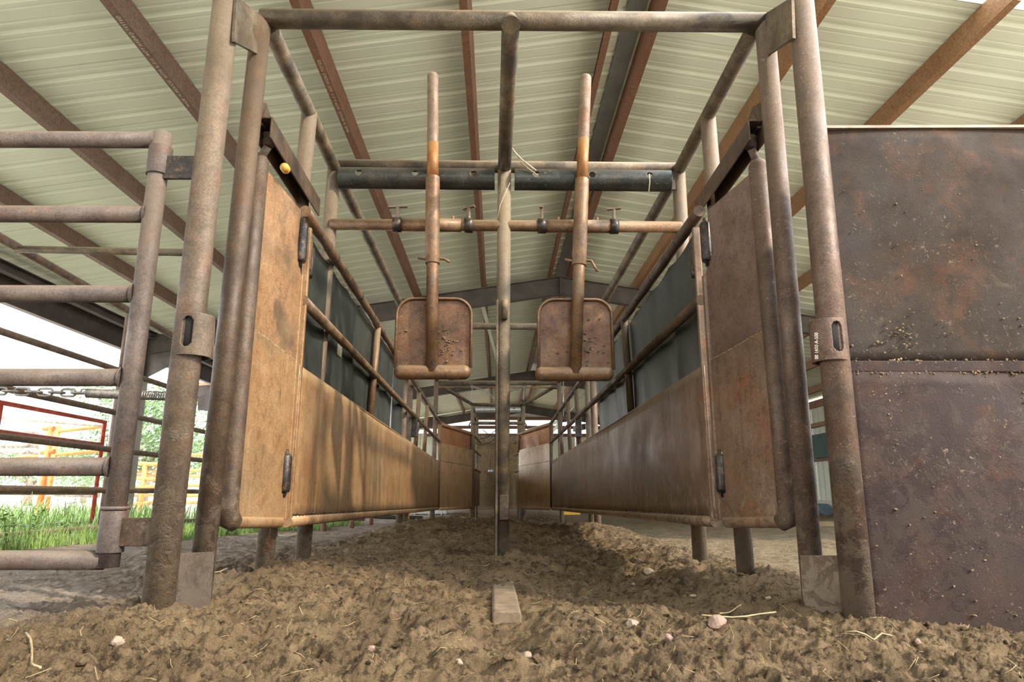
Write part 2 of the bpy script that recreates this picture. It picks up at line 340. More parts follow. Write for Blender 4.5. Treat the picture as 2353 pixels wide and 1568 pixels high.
def g1(x, y):
    x = np.asarray(x, float); y = np.asarray(y, float)
    ins = 1-ss(1.05, 1.8, abs(x-.03)); amp = .35+.65*ins
    wx = x+.12*fbm(x, y, 2.1, 3); wy = y+.12*fbm(x+40, y, 2.3, 3)
    c = (fbm(wx, wy, 2.2, 4)-.5)*.10+(fbm(wx+9, wy, 16, 4, .6)-.5)*.045
    r = fbm(wx*1.0+3, wy, 9., 6, .64, True)-.5
    fine = (fbm(x+7, y+3, 45, 4, .7)-.5)*.032
    amp = amp*(1-.65*np.exp(-((x-.03)/.13)**2)*np.exp(-((y-2.5)/.6)**2))
    return g0(x, y)+(c+np.maximum(r, -.25)*.065+fine)*amp*(1-.9*ss(14, 30, abs(x)+abs(y)))
def gz(x, y): return float(g1(np.array([x]), np.array([y]))[0])

# ---------------------------------------------------------------- setting: ground
rows, cols = 860, 960
yy = .35*np.power(48/.35, np.linspace(0, 1, rows)); tt = np.linspace(-1.12, 1.12, cols)
Yg, Tg = np.meshgrid(yy, tt, indexing='ij'); Xg = Tg*(Yg+.6); Zg = g1(Xg, Yg)
me = bpy.data.meshes.new('floor')
V_ = np.stack([Xg, Yg, Zg], -1).reshape(-1, 3)
ii = np.arange(rows-1)[:, None]*cols+np.arange(cols-1)[None, :]; F_ = np.stack([ii, ii+1, ii+cols+1, ii+cols], -1).reshape(-1, 4)
F_ = F_[(V_[F_[:, 0], 0] > -7.2) & (V_[F_[:, 0], 0] < 9.6)]
me.vertices.add(len(V_)); me.vertices.foreach_set('co', V_.ravel()); me.loops.add(F_.size); me.loops.foreach_set('vertex_index', F_.ravel())
me.polygons.add(len(F_)); me.polygons.foreach_set('loop_start', np.arange(0, F_.size, 4)); me.polygons.foreach_set('loop_total', np.full(len(F_), 4))
me.polygons.foreach_set('use_smooth', np.ones(len(F_), bool)); me.update(calc_edges=True); me.validate(); me.materials.append(M['dirt'])
fl = bpy.data.objects.new('floor', me); C.objects.link(fl); fl['kind'] = 'structure'
fl['label'] = 'churned brown dirt and manure floor of the shed'
# yard around the shed, lower than the dirt
mb = MB(); mb.add([(-140, -60, -.60), (140, -60, -.60), (140, 160, -.60), (-140, 160, -.60)], [(0, 1, 2, 3)]); o = mb.build('yard_ground', 'yard'); tag(o, kind='structure')

# ---------------------------------------------------------------- setting: roof
RX, RZ, SL, DP = 1.16, 4.03, .158, 1.247          # ridge x, purlin underside at the ridge, slope, purlin spacing
PD = .17                                          # purlin depth
Y0, Y1 = -5.0, 31.0
YR0 = 4.58                                        # the right slope only starts here; ahead of it is open sky
XL, XR = -6.65, 9.65
ceil = MB().extrude([(-.30, -.02), (0, .045), (.30, -.02), (.30, -.03), (0, .033), (-.30, -.03)], (RX, Y0, RZ+PD+.06), (RX, Y1, RZ+PD+.06), (1, 0, 0), (0, 0, 1)).build('ceiling', 'ridge')
tag(ceil, 'pale corrugated metal roof over the pens', kind='structure')
def roof_profile(w=.914):
    pts = [(0, 0), (.001, .02), (.011, .02), (.012, 0)]; t = .012
    for k in range(3):
        c = .1523+k*.3047
        pts += [(c-.10, 0), (c-.092, .003), (c-.078, .003), (c-.070, 0)] if True else []
        pts += [(c-.040, 0), (c-.020, .025), (c+.020, .025), (c+.040, 0)]
        pts += [(c+.070, 0), (c+.078, .003), (c+.092, .003), (c+.10, 0)] if k < 2 else []
    pts += [(w, 0)]
    return pts
prof = roof_profile()
def sheet_mesh(x0, x1, sgn, mat):
    mb = MB(); z0 = RZ+PD-SL*abs(x0-RX); z1 = RZ+PD-SL*abs(x1-RX); k = len(prof)
    vs = [(x0, u, z0+v) for u, v in prof]+[(x1, u, z1+v) for u, v in prof]
    mb.add(vs[:], [(i, i+1, k+i+1, k+i) for i in range(k-1)], False); mb.mi = [1 if i == 1 else 0 for i in range(k-1)]; return mb  # lap groove coloured dark to stand for the shade in the gap
left0 = sheet_mesh(RX-.02, XL, -1, 'roof').build('roof_sheet', ['roof', 'hinge'], ceil)
right0 = sheet_mesh(RX+.02, XR, 1, 'roof').build('roof_sheet', ['roof', 'hinge'], ceil)
nS = int((Y1-Y0)/.914)+1
first = True
for k in range(nS):
    y = Y0+k*.914
    o = left0 if k == 0 else relink(left0, ceil); o.location = (0, y, 0)
nS2 = int((Y1-YR0)/.914)+1
for k in range(nS2):
    o = right0 if k == 0 else relink(right0, ceil); o.location = (0, YR0+k*.914, 0)
# purlins (C sections) at 1.25 m spacing
def purlin(x, sgn, mat):
    zb = RZ-SL*abs(x-RX); t = .006; w = .065
    up = Vector((-SL*sgn, 0, 1)).normalized() if sgn else Vector((0, 0, 1)); side = Vector((1, 0, -SL*sgn)).normalized()
    s_ = sgn or 1
    # web on the side facing the ridge, flanges pointing down-slope
    pr = [(0, 0), (s_*w, 0), (s_*w, .018), (s_*(w-t), .018), (s_*(w-t), t), (s_*t, t), (s_*t, PD-t), (s_*w, PD-t), (s_*w, PD), (0, PD)]
    return MB().extrude(pr, (x, (Y0 if x < RX+.3 else YR0-.28)+.02, zb), (x, Y1-.1, zb), side, up).build('purlin', mat, ceil)
PL = []
for k in range(0, 6):
    x = RX-.17-k*DP; PL.append(purlin(x, -1, 'purlin' if k < 3 else 'purlin_l'))
for k in range(0, 7):
    x = RX+.17+k*DP; purlin(x, 1, 'purlin_r' if k else 'purlin')
MB().beam((RX+.04, Y0+.1, RZ+PD-.02), (RX+.04, Y1-.1, RZ+PD-.02), .17, .012).build('ridge_flashing', 'ridge', ceil)
# stencilled mill print on two purlins
def stencil(txt, x, y0, size, par, px):
    cu = bpy.data.curves.new('stencil_print', 'FONT'); cu.body = txt; cu.size = size; cu.space_character = 1.25
    to = bpy.data.objects.new('tmp_text', cu); C.objects.link(to); bpy.context.view_layer.update()
    me_ = bpy.data.meshes.new_from_object(to.evaluated_get(bpy.context.evaluated_depsgraph_get())); bpy.data.objects.remove(to)
    me_.materials.clear(); me_.materials.append(M['white_print']); o = bpy.data.objects.new('stencil_print', me_); C.objects.link(o); o.parent = par
    zb = RZ-SL*abs(px-RX); o.rotation_euler = (PI, 0, -PI/2); o.location = (x, y0, zb-.010+SL*(x-px)); o['label'] = 'white stencilled lettering'
    o['kind'] = 'thing'
for kk, ya_, sz in ((3, 5.55, .040), (2, 6.32, .040)):
    stencil('MADE IN MEXICO  ASTM A-513  NOT HYDRO TESTED', RX-.17-kk*DP-.012, ya_, sz, PL[kk], RX-.17-kk*DP)
# rafters: I-beams following both slopes
for yr in (12.3, 22.2, 30.9):
    for sgn, xe in ((-1, XL+.1), (1, XR-.1)):
        d = .34; f = .14; t = .012
        pr = [(-f/2, 0), (f/2, 0), (f/2, t), (t/2, t), (t/2, d-t), (f/2, d-t), (f/2, d), (-f/2, d), (-f/2, d-t), (-t/2, d-t), (-t/2, t), (-f/2, t)]
        ze = RZ-SL*abs(xe-RX)
        MB().extrude(pr, (RX, yr, RZ-d), (xe, yr, ze-d), (0, 1, 0), (0, 0, 1)).build('rafter', 'rafter', ceil)
    if yr < 30:
        MB().beam((RX, yr, RZ-.36), (RX, yr, RZ), .02, .24, up=(0, 1, 0)).build('ridge_plate', 'rafter', ceil)
# thin diagonal bracing seen between the rafters
for a, b_ in (((-.35, 12.5, RZ-.3), (.15, 22, RZ-.35)), ((2.6, 22, RZ-.5), (2.1, 12.6, RZ-.35))):
    MB().beam(a, b_, .07, .05).build('brace', 'roof', ceil)
# left eave girder: deep channel, two lips
ze = RZ-SL*abs(XL-RX)
for (x, zt, zb) in ((-6.62, ze+.10, ze-.30), (-6.35, ze+.12, ze-.02)):
    MB().extrude([(0, zb), (.10, zb), (.10, zb+.012), (.012, zb+.012), (.012, zt-.012), (.10, zt-.012), (.10, zt), (0, zt)], (x, Y0, 0), (x, Y1, 0), (1, 0, 0), (0, 0, 1)).build('eave_girder', 'eave', ceil)
for (x, zt, zb) in ((9.55, RZ-SL*8.5+.12, RZ-SL*8.5-.1),):
    MB().box((x, YR0, zb), (x+.06, Y1, zt)).build('eave_girder', 'purlin_r', ceil)
MB().beam(at(325, 836, 17.5), at(560, 832, 17.5), .1, .12).build('girt', 'purlin_r', ceil)
MB().beam(at(440, 884, 21.5), at(560, 884, 21.5), .1, .12).build('girt', 'purlin_r', ceil)
# columns
for i, (x, y) in enumerate(((-6.45, 12.3), (-6.45, 22.2), (-6.45, 30.9), (9.4, 12.3), (9.4, 22.2), (9.4, 30.9))):
    zt = RZ-SL*abs(x-RX)-.05
    c = MB().extrude([(-.09, -.1), (.09, -.1), (.09, -.088), (.006, -.088), (.006, .088), (.09, .088), (.09, .1), (-.09, .1), (-.09, .088), (-.006, .088), (-.006, -.088), (-.09, -.088)], (x, y, -.7), (x, y, zt), (1, 0, 0), (0, 1, 0))
    o = c.build('trim_%d' % (i+1), 'concrete' if x < 0 else 'purlin_r'); tag(o, kind='structure')
for y in (12.3, 22.2):
    MB().slab([(-6.4, y, ze-.75), (-6.4, y, ze), (-5.2, y, RZ-SL*6.36-.3)], .02).build('knee_plate', 'rafter', ceil)
wf0 = MB().box((XL, -4.1, -.6), (9.6, -4.0, 2.0)).build('sky_block_wall', 'wood'); tag(wf0, kind='structure')  # unseen wall added behind the camera to cut low frontal sky light
# right wall: ribbed sheets (parts) standing between a kerb and the eave
def ribbed_wall(name, a, b_, z0, z1, mat, step=.3):
    a = Vector(a); b_ = Vector(b_); d = (b_-a); L = d.length; d.normalize(); nn = Vector((-d.y, d.x, 0)); w = thing(name, None, None, (a.x, a.y, 0), kind='structure')
    n_ = max(1, int(round(L/.92))); wd = L/n_; base = None
    for k in range(n_):
        s0 = a+d*(wd*k)
        pr = []
        for q in range(3):
            c = wd*(q+.5)/3; pr += [(c-.10, 0), (c-.03, 0), (c-.012, .03), (c+.012, .03), (c+.03, 0)]
        pr = [(0, .004), (.01, 0)]+pr+[(wd, 0)]
        if base is None:
            base = MB().extrude(pr, (a.x, a.y, z0), (a.x, a.y, z1), d, nn, closed=False).build('wall_sheet', mat, w, solid=.003)
        else:
            o = relink(base, w); o.location = tuple(d*(wd*k))
    return w
wr = ribbed_wall('wall_right', (9.6, Y1, 0), (9.6, 12.3, 0), -.2, RZ-SL*8.44, 'wall')
MB().box((9.3, 12.3, -.6), (9.7, Y1, -.12)).build('kerb', 'concrete', wr)
MB().box((9.45, 12.3, 2.0), (9.55, Y1, 2.12)).build('girt', 'purlin_r', wr)
MB().box((9.45, 12.3, 1.0), (9.55, Y1, 1.06)).build('girt', 'purlin', wr)
# far gable wall with a wide opening
we = ribbed_wall('wall_back', (9.6, Y1, 0), (4.2, Y1, 0), -.5, 2.95, 'wall')
for k in range(3):
    MB().slab([(4.2-.7*k, Y1, -.5), (3.52-.7*k, Y1, -.5), (3.52-.7*k, Y1, 2.7), (4.2-.7*k, Y1, 2.7)], .02).build('wall_sheet', 'wall', we)
for xx0, xx1 in ((XL, -2.5),):
    w2 = ribbed_wall('wall_front', (xx0, Y1, 0), (xx1, Y1, 0), -.5, 2.75, 'wall'); w2.name = 'wall_back_left'
MB().slab([(XL, Y1+.02, 2.75), (9.6, Y1+.02, 2.75+.1), (9.6, Y1+.02, 2.95), (RX, Y1+.02, RZ+PD), (XL, Y1+.02, 2.95), (XL, Y1+.02, 2.76)][:0] or [(XL, Y1+.02, 2.9), (RX, Y1+.02, RZ+PD), (9.6, Y1+.02, 2.85), (5.0, Y1+.02, 2.85), (4.2, Y1+.02, 3.45), (-2.4, Y1+.02, 3.45), (-3.2, Y1+.02, 2.9)], .02).build('gable_sheet', 'wall', we)
for z in (3.35, 2.95, 2.6): MB().box((-3.3, Y1-.1, z), (9.5, Y1, z+.14)).build('girt', 'purlin', we)
MB().box((4.15, Y1-.15, -.5), (4.3, Y1+.05, 3.4)).build('jamb', 'purlin', we); MB().box((-2.55, Y1-.15, -.5), (-2.4, Y1+.05, 3.3)).build('jamb', 'purlin', we)

# ---------------------------------------------------------------- entry frame: posts, overhead pipes, tie plates
fr = thing('alley_frame', 'rusty pipe frame of posts and overhead rails around the two-lane cattle alley', 'frame', (0, 2.3, -.4))
RA, RB = .0445, .0365
def sleeve(x, y, z0, z1, ang, par, mat, r=.0505, lab='slotted steel sleeve around the post'):
    h = z1-z0; a0 = -PI; 
    def slot(u, v, du=.5, half=.12, vc=.55, vh=.36):
        uu = (u-.5)*2*PI*r; vv = (v-vc)*h; L = vh*h-.0155
        dv = max(0, abs(vv)-L); return math.hypot(uu, dv) < .0155
    fn = lambda u, v: (x+r*math.sin(ang+(u-.5)*2*PI), y-r*math.cos(ang+(u-.5)*2*PI), z0+v*h)
    o = grid_sheet(fn, 96, 60, [slot]).build('slotted_sleeve', mat, par, solid=.006); o['label'] = lab
    MB().tube([(x, y, z0+.012), (x, y, z1-.012)], r-.0045, 24).build('slot_shade_core', 'hole', o)  # black tube under the sleeve, painted shade showing through the slot
    return o
Alb, Alt = at(362, 1400, 2.1), at(521, 0, 2.1); Arb, Art = at(1975, 1425, 2.1), at(1839, 0, 2.1)
def ext(a, b_, za, zb): d = (b_-a)/(b_.z-a.z); return a+d*(za-a.z), a+d*(zb-a.z)
a, b_ = ext(Alb, Alt, -.55, 2.0); pipe('post', a, b_, RA, 'post', fr, 28)
a, b_ = ext(Arb, Art, -.55, 2.0); pipe('post', a, b_, RA, 'post_red', fr, 28)
Blb, Blt = at(470, 1262, 2.3), at(592, 130, 2.3); Brb, Brt = at(1862, 1278, 2.3), at(1757, 60, 2.3)
BLt = ext(Blb, Blt, -.5, 1.785); BRt = ext(Brb, Brt, -.5, 1.80)
pipe('post', BLt[0], BLt[1], RB, 'dark', fr, 24); pipe('post', BRt[0], BRt[1], RB, 'post_red', fr, 24)
# slotted sleeves on the outer posts
sl = at(448, 768, 2.1); sleeve(sl.x, sl.y, at(448, 815, 2.05).z, at(448, 718, 2.05).z, -.05, fr, 'post')
sr = at(1902, 776, 2.1); sleeve(sr.x, sr.y, at(1902, 826, 2.05).z, at(1902, 730, 2.05).z, .12, fr, 'post_red')
t = at(1876, 780, 2.04)
def text_part(txt, loc, rot, size, mat, par, name='stamped_print', ex=.0005):
    cu = bpy.data.curves.new(name, 'FONT'); cu.body = txt; cu.size = size; cu.extrude = ex
    to = bpy.data.objects.new('tmp_text', cu); C.objects.link(to); bpy.context.view_layer.update()
    me_ = bpy.data.meshes.new_from_object(to.evaluated_get(bpy.context.evaluated_depsgraph_get())); bpy.data.objects.remove(to)
    me_.materials.clear(); me_.materials.append(M[mat]); o = bpy.data.objects.new(name, me_); C.objects.link(o); o.parent = par
    o.rotation_euler = rot; o.location = Vector(loc)-Vector(par.get('org', (0, 0, 0))); return o
# side plate of the sleeves, wrapping towards the inner post
for q, mm in (([(470, 728), (494, 735), (490, 822), (462, 818)], 'post'), ([(1858, 735), (1880, 728), (1893, 826), (1868, 830)], 'post_red')):
    MB().slab([at(*p, 2.12) for p in q], .006).build('sleeve_wing', mm, fr)
# tie plates
def plate4(nm, qs, th, mat, par, bev=.001): return MB().slab([at(*q) for q in qs], th).build(nm, mat, par, bevel=bev)
plate4('tie_plate', [(541, -10, 2.07), (535, 96, 2.07), (603, 132, 2.33), (613, 52, 2.33)], .012, 'frame', fr)
plate4('tie_plate', [(1822, -6, 2.07), (1825, 88, 2.07), (1756, 134, 2.31), (1748, 40, 2.31)], .012, 'frame', fr)
plate4('tie_plate', [(376, 1274, 2.10), (366, 1424, 2.10), (480, 1400, 2.24), (490, 1268, 2.27)], .012, 'plate', fr)
MB().slab([at(*q) for q in [(1965, 1277, 2.10), (1967, 1428, 2.10), (1880, 1415, 2.18), (1852, 1392, 2.22), (1846, 1370, 2.23), (1840, 1277, 2.25)]], .012).build('tie_plate', 'post_red', fr, bevel=.002)
# overhead rails
cl, cr = Vector((-.889, 2.3, 1.779)), Vector((.996, 2.3, 1.80))
MB().tube([BLt[1]+Vector((0, 0, 0)), Vector((BRt[1].x, 2.3, 1.80))], RB, 24).build('cross_bar', 'frame', fr)
railL = [Vector((-.893, 2.33, 1.775)), Vector((-.900, 3.45, 1.753)), Vector((-.945, 10.5, 1.74))]
railR = [Vector((1.0, 2.33, 1.79)), Vector((.994, 3.45, 1.757)), Vector((.945, 10.5, 1.74))]
MB().tube(railL, .033, 20).build('top_rail', 'frame', fr); MB().tube(railR, .033, 20).build('top_rail', 'frame', fr)
MB().tube([at(1174, 50, 2.3), at(1159, 388, 3.45)], .0355, 22).build('top_rail', 'frame', fr)
MB().tube([at(1174, 47, 2.26)+Vector((0, -.012, -.03)), at(1174, 47, 2.26)+Vector((0, .02, .03))], [.036, .02], 20).build('weld_collar', 'frame', fr)
pipe('cross_bar', (-.90, 3.47, 1.775), (.994, 3.47, 1.775), .0335, 'frame', fr)
# posts
cpost = [(at(1152, 1300, 3.45)), at(1159, 392, 3.45)]
a, b_ = ext(cpost[0], cpost[1], -.5, 1.76); cp = pipe('post', a, b_, .0365, 'frame', fr, 24)
cp['label'] = 'centre post between the two lanes'
for pb, pt in (((-.955, 3.52), (-.902, 3.46)), ((1.0, 3.5), (.994, 3.46))):
    pipe('post', (pb[0], pb[1], -.5), (pt[0], pt[1], 1.75), .0365, 'post', fr)
for pb, pt in (((-.958, 2.95), (-.897, 2.93)), ((1.033, 2.95), (.998, 2.93))):
    pipe('post', (pb[0], pb[1], -.5), (pt[0], pt[1], 1.77), .0365, 'post', fr)
for x0, yy0 in ((-.965, 6.95), (-.97, 7.4), (-.96, 10.4), (.965, 6.75), (.97, 7.2), (.965, 10.5)):
    pipe('post', (x0, yy0, -.6), (x0*.985, yy0, 1.74), .034, 'post', fr)
zc_ = at(1100, 750, 6.95).z; pipe('cross_bar', (-.96, 6.95, zc_), (.96, 6.95, zc_), .034, 'frame', fr)
MB().slab([at(457, 887, 2.45), at(457, 943, 2.45), at(492, 946, 2.36), at(492, 884, 2.36)], .008).build('latch_plate', 'dark', fr)
# small tube and lower channel on the centre post
q = at(1160, 690, 3.405); q2 = at(1159, 734, 3.405); MB().tube([q, q2], .016, 16).build('latch_tube', 'frame', fr)
q = at(1158, 1138, 3.41); q2 = at(1158, 1196, 3.41); MB().beam(q, q2, .045, .02, up=(0, 1, 0)).build('post_cover', 'plate', fr, bevel=.004)
q = at(1143, 690, 3.42); q2 = at(1140, 1310, 3.42); MB().beam(q, q2, .012, .03, up=(0, 1, 0)).build('wear_strip', 'frame', fr, bevel=.002)
# half-pipe guard, two lengths with holes
def guard(x0, x1, y, z, r, holes, par, mat='guard', n_=220):
    L = x1-x0
    def test(u, v):
        for hx, hv in holes:
            if math.hypot(x0+u*L-hx, (v-hv)*r*PI*1.0) < .0165: return True
        return False
    fn = lambda u, v: (x0+u*L, y-r*math.sin(v*PI), z+r*math.cos(v*PI))
    return grid_sheet(fn, n_, 40, [test]).build('half_pipe_guard', mat, par, solid=.006)
GZ = at(950, 407, 3.42).z
hL = [(at(px, 392, 3.4).x, .46) for px in (826, 955, 1088)]; hR = [(at(px, 393, 3.4).x, .46) for px in (1232, 1359, 1491)]
guard(at(778, 407, 3.42).x, at(1137, 407, 3.42).x, 3.445, GZ, .058, hL, fr); guard(at(1182, 407, 3.42).x, at(1542, 407, 3.42).x, 3.445, GZ, .058, hR, fr)
plate4('gusset', [(1546, 402, 3.44), (1556, 402, 3.44), (1553, 436, 3.44), (1532, 436, 3.44)], .008, 'frame', fr)
# low bar with sleeves, clamp collars and tee handles
lz = 1.42
pipe('latch_bar', (-.90, 3.45, lz), (.99, 3.45, lz), .0305, 'bar', fr)
for xa, xb in ((at(925, 517, 3.45).x, at(1060, 517, 3.45).x), (at(1236, 517, 3.45).x, at(1405, 517, 3.45).x)):
    pipe('bar_sleeve', (xa, 3.45, lz), (xb, 3.45, lz), .0355, 'bar', fr)
for px, ang, L in ((913, 0., .105), (1077, -.5, .075), (1245, 1.3, .06), (1411, -.15, .075)):
    x = at(px, 517, 3.45).x
    c = pipe('clamp_collar', (x-.022, 3.45, lz), (x+.022, 3.45, lz), .041, 'hinge', fr)
    d = Vector((math.cos(ang), math.sin(ang), .04))*L/2; top = Vector((x, 3.44, lz+.098))
    h_ = MB().tube([(x, 3.45, lz+.03), (x, 3.448, lz+.05), (x, 3.445, lz+.072), top], [.018, .010, .009, .011], 10)
    h_.beam(top-d, top+d, .020, .008); h_ = h_.build('tee_handle', 'dusty_tube', c, bevel=.002)
for px in (1157,):
    pass
# twine caught on the frame
def strand(name, pts, r, mat, par): return MB().tube(pts, r, 6).build(name, mat, par)
tw = [at(1176, 340, 3.3), at(1185, 352, 3.38), at(1200, 368, 3.38), at(1213, 378, 3.37), at(1232, 392, 3.37)]
strand('twine', tw, .004, 'twine', fr); strand('twine', [p+Vector((.006*math.sin(i*2.), .004, -.006*i)) for i, p in enumerate(tw)], .0025, 'twine', fr)
strand('twine', [at(1492, 400, 3.37), at(1493, 418, 3.37), at(1491, 440, 3.37)], .003, 'twine', fr)
strand('twine', [at(1172, 420, 3.4), at(1150, 470, 3.4), at(1143, 500, 3.4)], .0015, 'twine', fr)
# bolts on the low bar and stamped numbers on the right sleeve
for px in (982, 1041, 1282, 1372): 
    x = at(px, 500, 3.45).x; MB().tube([(x, 3.45, lz+.02), (x, 3.45, lz+.052)], .008, 8).build('bolt', 'bar', fr)
t = text_part('00 1600 A-500', at(1880, 826, 2.052), (PI/2, 0, 0), .014, 'white_print', fr); t.rotation_euler = (PI/2, -PI/2+.08, -.35)

# ---------------------------------------------------------------- roller tracks over the hinged leaves
def track(pA, pB, w, hgt, xin, par):
    """downward-opening channel from pA to pB (top centre line)"""
    t = .006
    pr = [(-w/2, 0), (w/2, 0), (w/2, -hgt), (w/2-t, -hgt), (w/2-t, -t), (-w/2+t, -t), (-w/2+t, -hgt), (-w/2, -hgt)]
    return MB().extrude(pr, pA, pB, (1, 0, 0), (0, 0, 1)).build('roller_track', 'dark', par, bevel=.001)
TL0 = at(606, 268, 2.33); TR0 = at(1738, 275, 2.33)
def along(p, Y, px=None): return Vector((p.x*1.0, Y, p.z))
TLy = atx(738, 447, TL0.x+.035).y; TRy = atx(1594, 447, TR0.x-.035).y
tl = track(TL0, Vector((TL0.x, TLy, TL0.z-.01)), .066, .085, 1, fr); tr = track(TR0, Vector((TR0.x, TRy, TR0.z-.01)), .066, .085, -1, fr)
for T0, sx in ((TL0, -1), (TR0, 1)):
    MB().slab([T0+Vector((sx*.01, .02, -.02)), T0+Vector((sx*.03, .02, -.02)), T0+Vector((sx*.045, .02, .09)), T0+Vector((sx*.03, .1, .11)), T0+Vector((sx*.0, .16, .0))], .008).build('track_bracket', 'dark', fr)

# ---------------------------------------------------------------- hinged leaves (short solid panels at the mouth)
def hinged_leaf(side, label):
    L = side == 'L'; s_ = 1 if L else -1
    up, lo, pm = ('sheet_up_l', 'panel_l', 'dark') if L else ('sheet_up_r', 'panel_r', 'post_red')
    if L:
        ct, cb = at(597, 352, 2.42), at(520, 1196, 2.42); yh = 2.84
        bx = lambda Y: -.905+(Y-2.42)*(.047/.42)
    else:
        ct, cb = at(1740, 362, 2.42), at(1815, 1205, 2.42); yh = 2.80
        bx = lambda Y: .995-(Y-2.42)*(.095/.38)
    org = (bx(2.5), 2.5, -.1); t = thing('hinged_leaf', label, 'gate', org)
    cx = cb.x if L else cb.x
    # edge pipe, domed at top
    top = Vector((ct.x, 2.42, 1.25)); bot = Vector((cb.x, 2.42, -.075))
    MB().tube([bot+Vector((s_*.02, .03, -.018)), bot+Vector((s_*.004, .004, 0.0)), bot+Vector((0, 0, .04)), top, top+Vector((0, 0, .02)), top+Vector((0, 0, .032))], [.030, .0365, .0365, .0365, .028, .014], 22).build('edge_pipe', pm, t, fix=False)
    # pivot rod, collar and roller up in the track
    T0 = TL0 if L else TR0; rt = Vector((T0.x, 2.40, T0.z-.035))
    r_ = MB().tube([top+Vector((0, 0, .01)), rt+Vector((0, 0, -.05))], .0155, 14).build('pivot_rod', 'post', t)
    rl = MB().tube([rt+Vector((0, 0, -.05)), rt+Vector((0, 0, -.042)), rt+Vector((0, 0, -.028)), rt+Vector((0, 0, -.02)), rt+Vector((0, 0, -.0))], [.018, .025, .025, .02, .024], 18).build('roller', 'dark', t)
    if L: MB().capsule(rt+Vector((.035, .1, -.085)), rt+Vector((.035, .118, -.085)), .018).build('track_wheel', 'yellow_cap', t)
    zs0, zs1 = .60, .555                                # weld seam heights
    y0 = 2.43; z_top0, z_top1 = 1.235, 1.213; zb0 = -.082; zb1 = -.095
    def P(Y, z): return Vector((bx(Y), Y, z))
    # upper sheet, cut-out round the upper hinge
    zc0 = at(700, 505, 2.84).z; 
    hz1, hz0 = (1.20, .985)
    pts = [P(y0, zs0), P(yh, zs1), P(yh, hz0-.05), P(yh-.012, hz0-.02), P(yh-.05, hz0+.02), P(yh-.055, hz0+.07), P(yh-.048, z_top1), P(y0+.005, z_top0), ]
    MB().slab(pts, .005).build('upper_sheet', up, t)
    off = Vector((s_*.004, 0, 0))
    pts = [P(y0-.0, zb0)+off, P(yh-.10, zb1+.0)+off]
    # lower sheet, slot for the lower hinge
    hx0, hx1 = (.01, .16)
    pts = [P(y0, zb0)+off, P(yh-.002, zb1)+off, P(yh-.002, hx0-.0)+off, P(yh-.045, hx0-.0)+off, P(yh-.045, hx1)+off, P(yh-.035, hx1+.02)+off, P(yh-.018, hx1+.025)+off, P(yh-.002, hx1+.015)+off, P(yh-.002, zs1)+off, P(y0, zs0)+off]
    MB().slab(pts, .006, nrm=Vector((1, .05, 0)).normalized()).build('lower_sheet', lo, t)
    # bottom roll
    MB().capsule(P(y0-.01, zb0-.004)-off*2, P(yh-.02, zb1-.006)-off*2, .023).build('bottom_pipe', lo, t)
    # weld beads: horizontal seam and along the pipe
    def bead(p, q, r=.005, n_=40, brk=0.):
        pts = []; rs = []
        for i in range(n_+1):
            pts.append(p.lerp(q, i/n_)+Vector((random.uniform(-.001, .001), random.uniform(-.0015, .0015), random.uniform(-.002, .002)))); rs.append(r*random.uniform(.5, 1.25))
        return MB().tube(pts, rs, 6).build('weld_bead', 'weld', t)
    bead(P(y0, zs0)+off, P(yh, zs1)+off, .004)
    bead(P(y0+.004, zb0+.03)+off, P(y0+.004, zs0)+off, .0035, 60)
    # folded edge channel at the hinge side
    MB().beam(P(yh+.012, zb1), P(yh+.012, hz0-.05), .022, .03, up=(0, 1, 0)).build('edge_channel', lo if not L else 'panel_l', t, bevel=.003)
    # black hinge barrels
    for z0, z1, dx in ((hz0, 1.165, 0), (hx0+.005, hx1+.005, 0)):
        hb = MB().tube([P(yh-.022, z0)+off, P(yh-.022, z0+.012)+off, P(yh-.022, z1-.012)+off, P(yh-.022, z1)+off], [.022, .0255, .0255, .020], 18).build('hinge_barrel', 'hinge' if (L or dx == 0) else 'post_red', t)
        MB().tube([P(yh-.022, z0-.02)+off, P(yh-.022, z1+.02)+off], .010, 12).build('hinge_pin', 'hinge', hb)
    return t
hinged_leaf('L', 'short tan steel leaf hinged behind the left inner post, full height')
hinged_leaf('R', 'short mauve-brown steel leaf hinged behind the right inner post, full height')

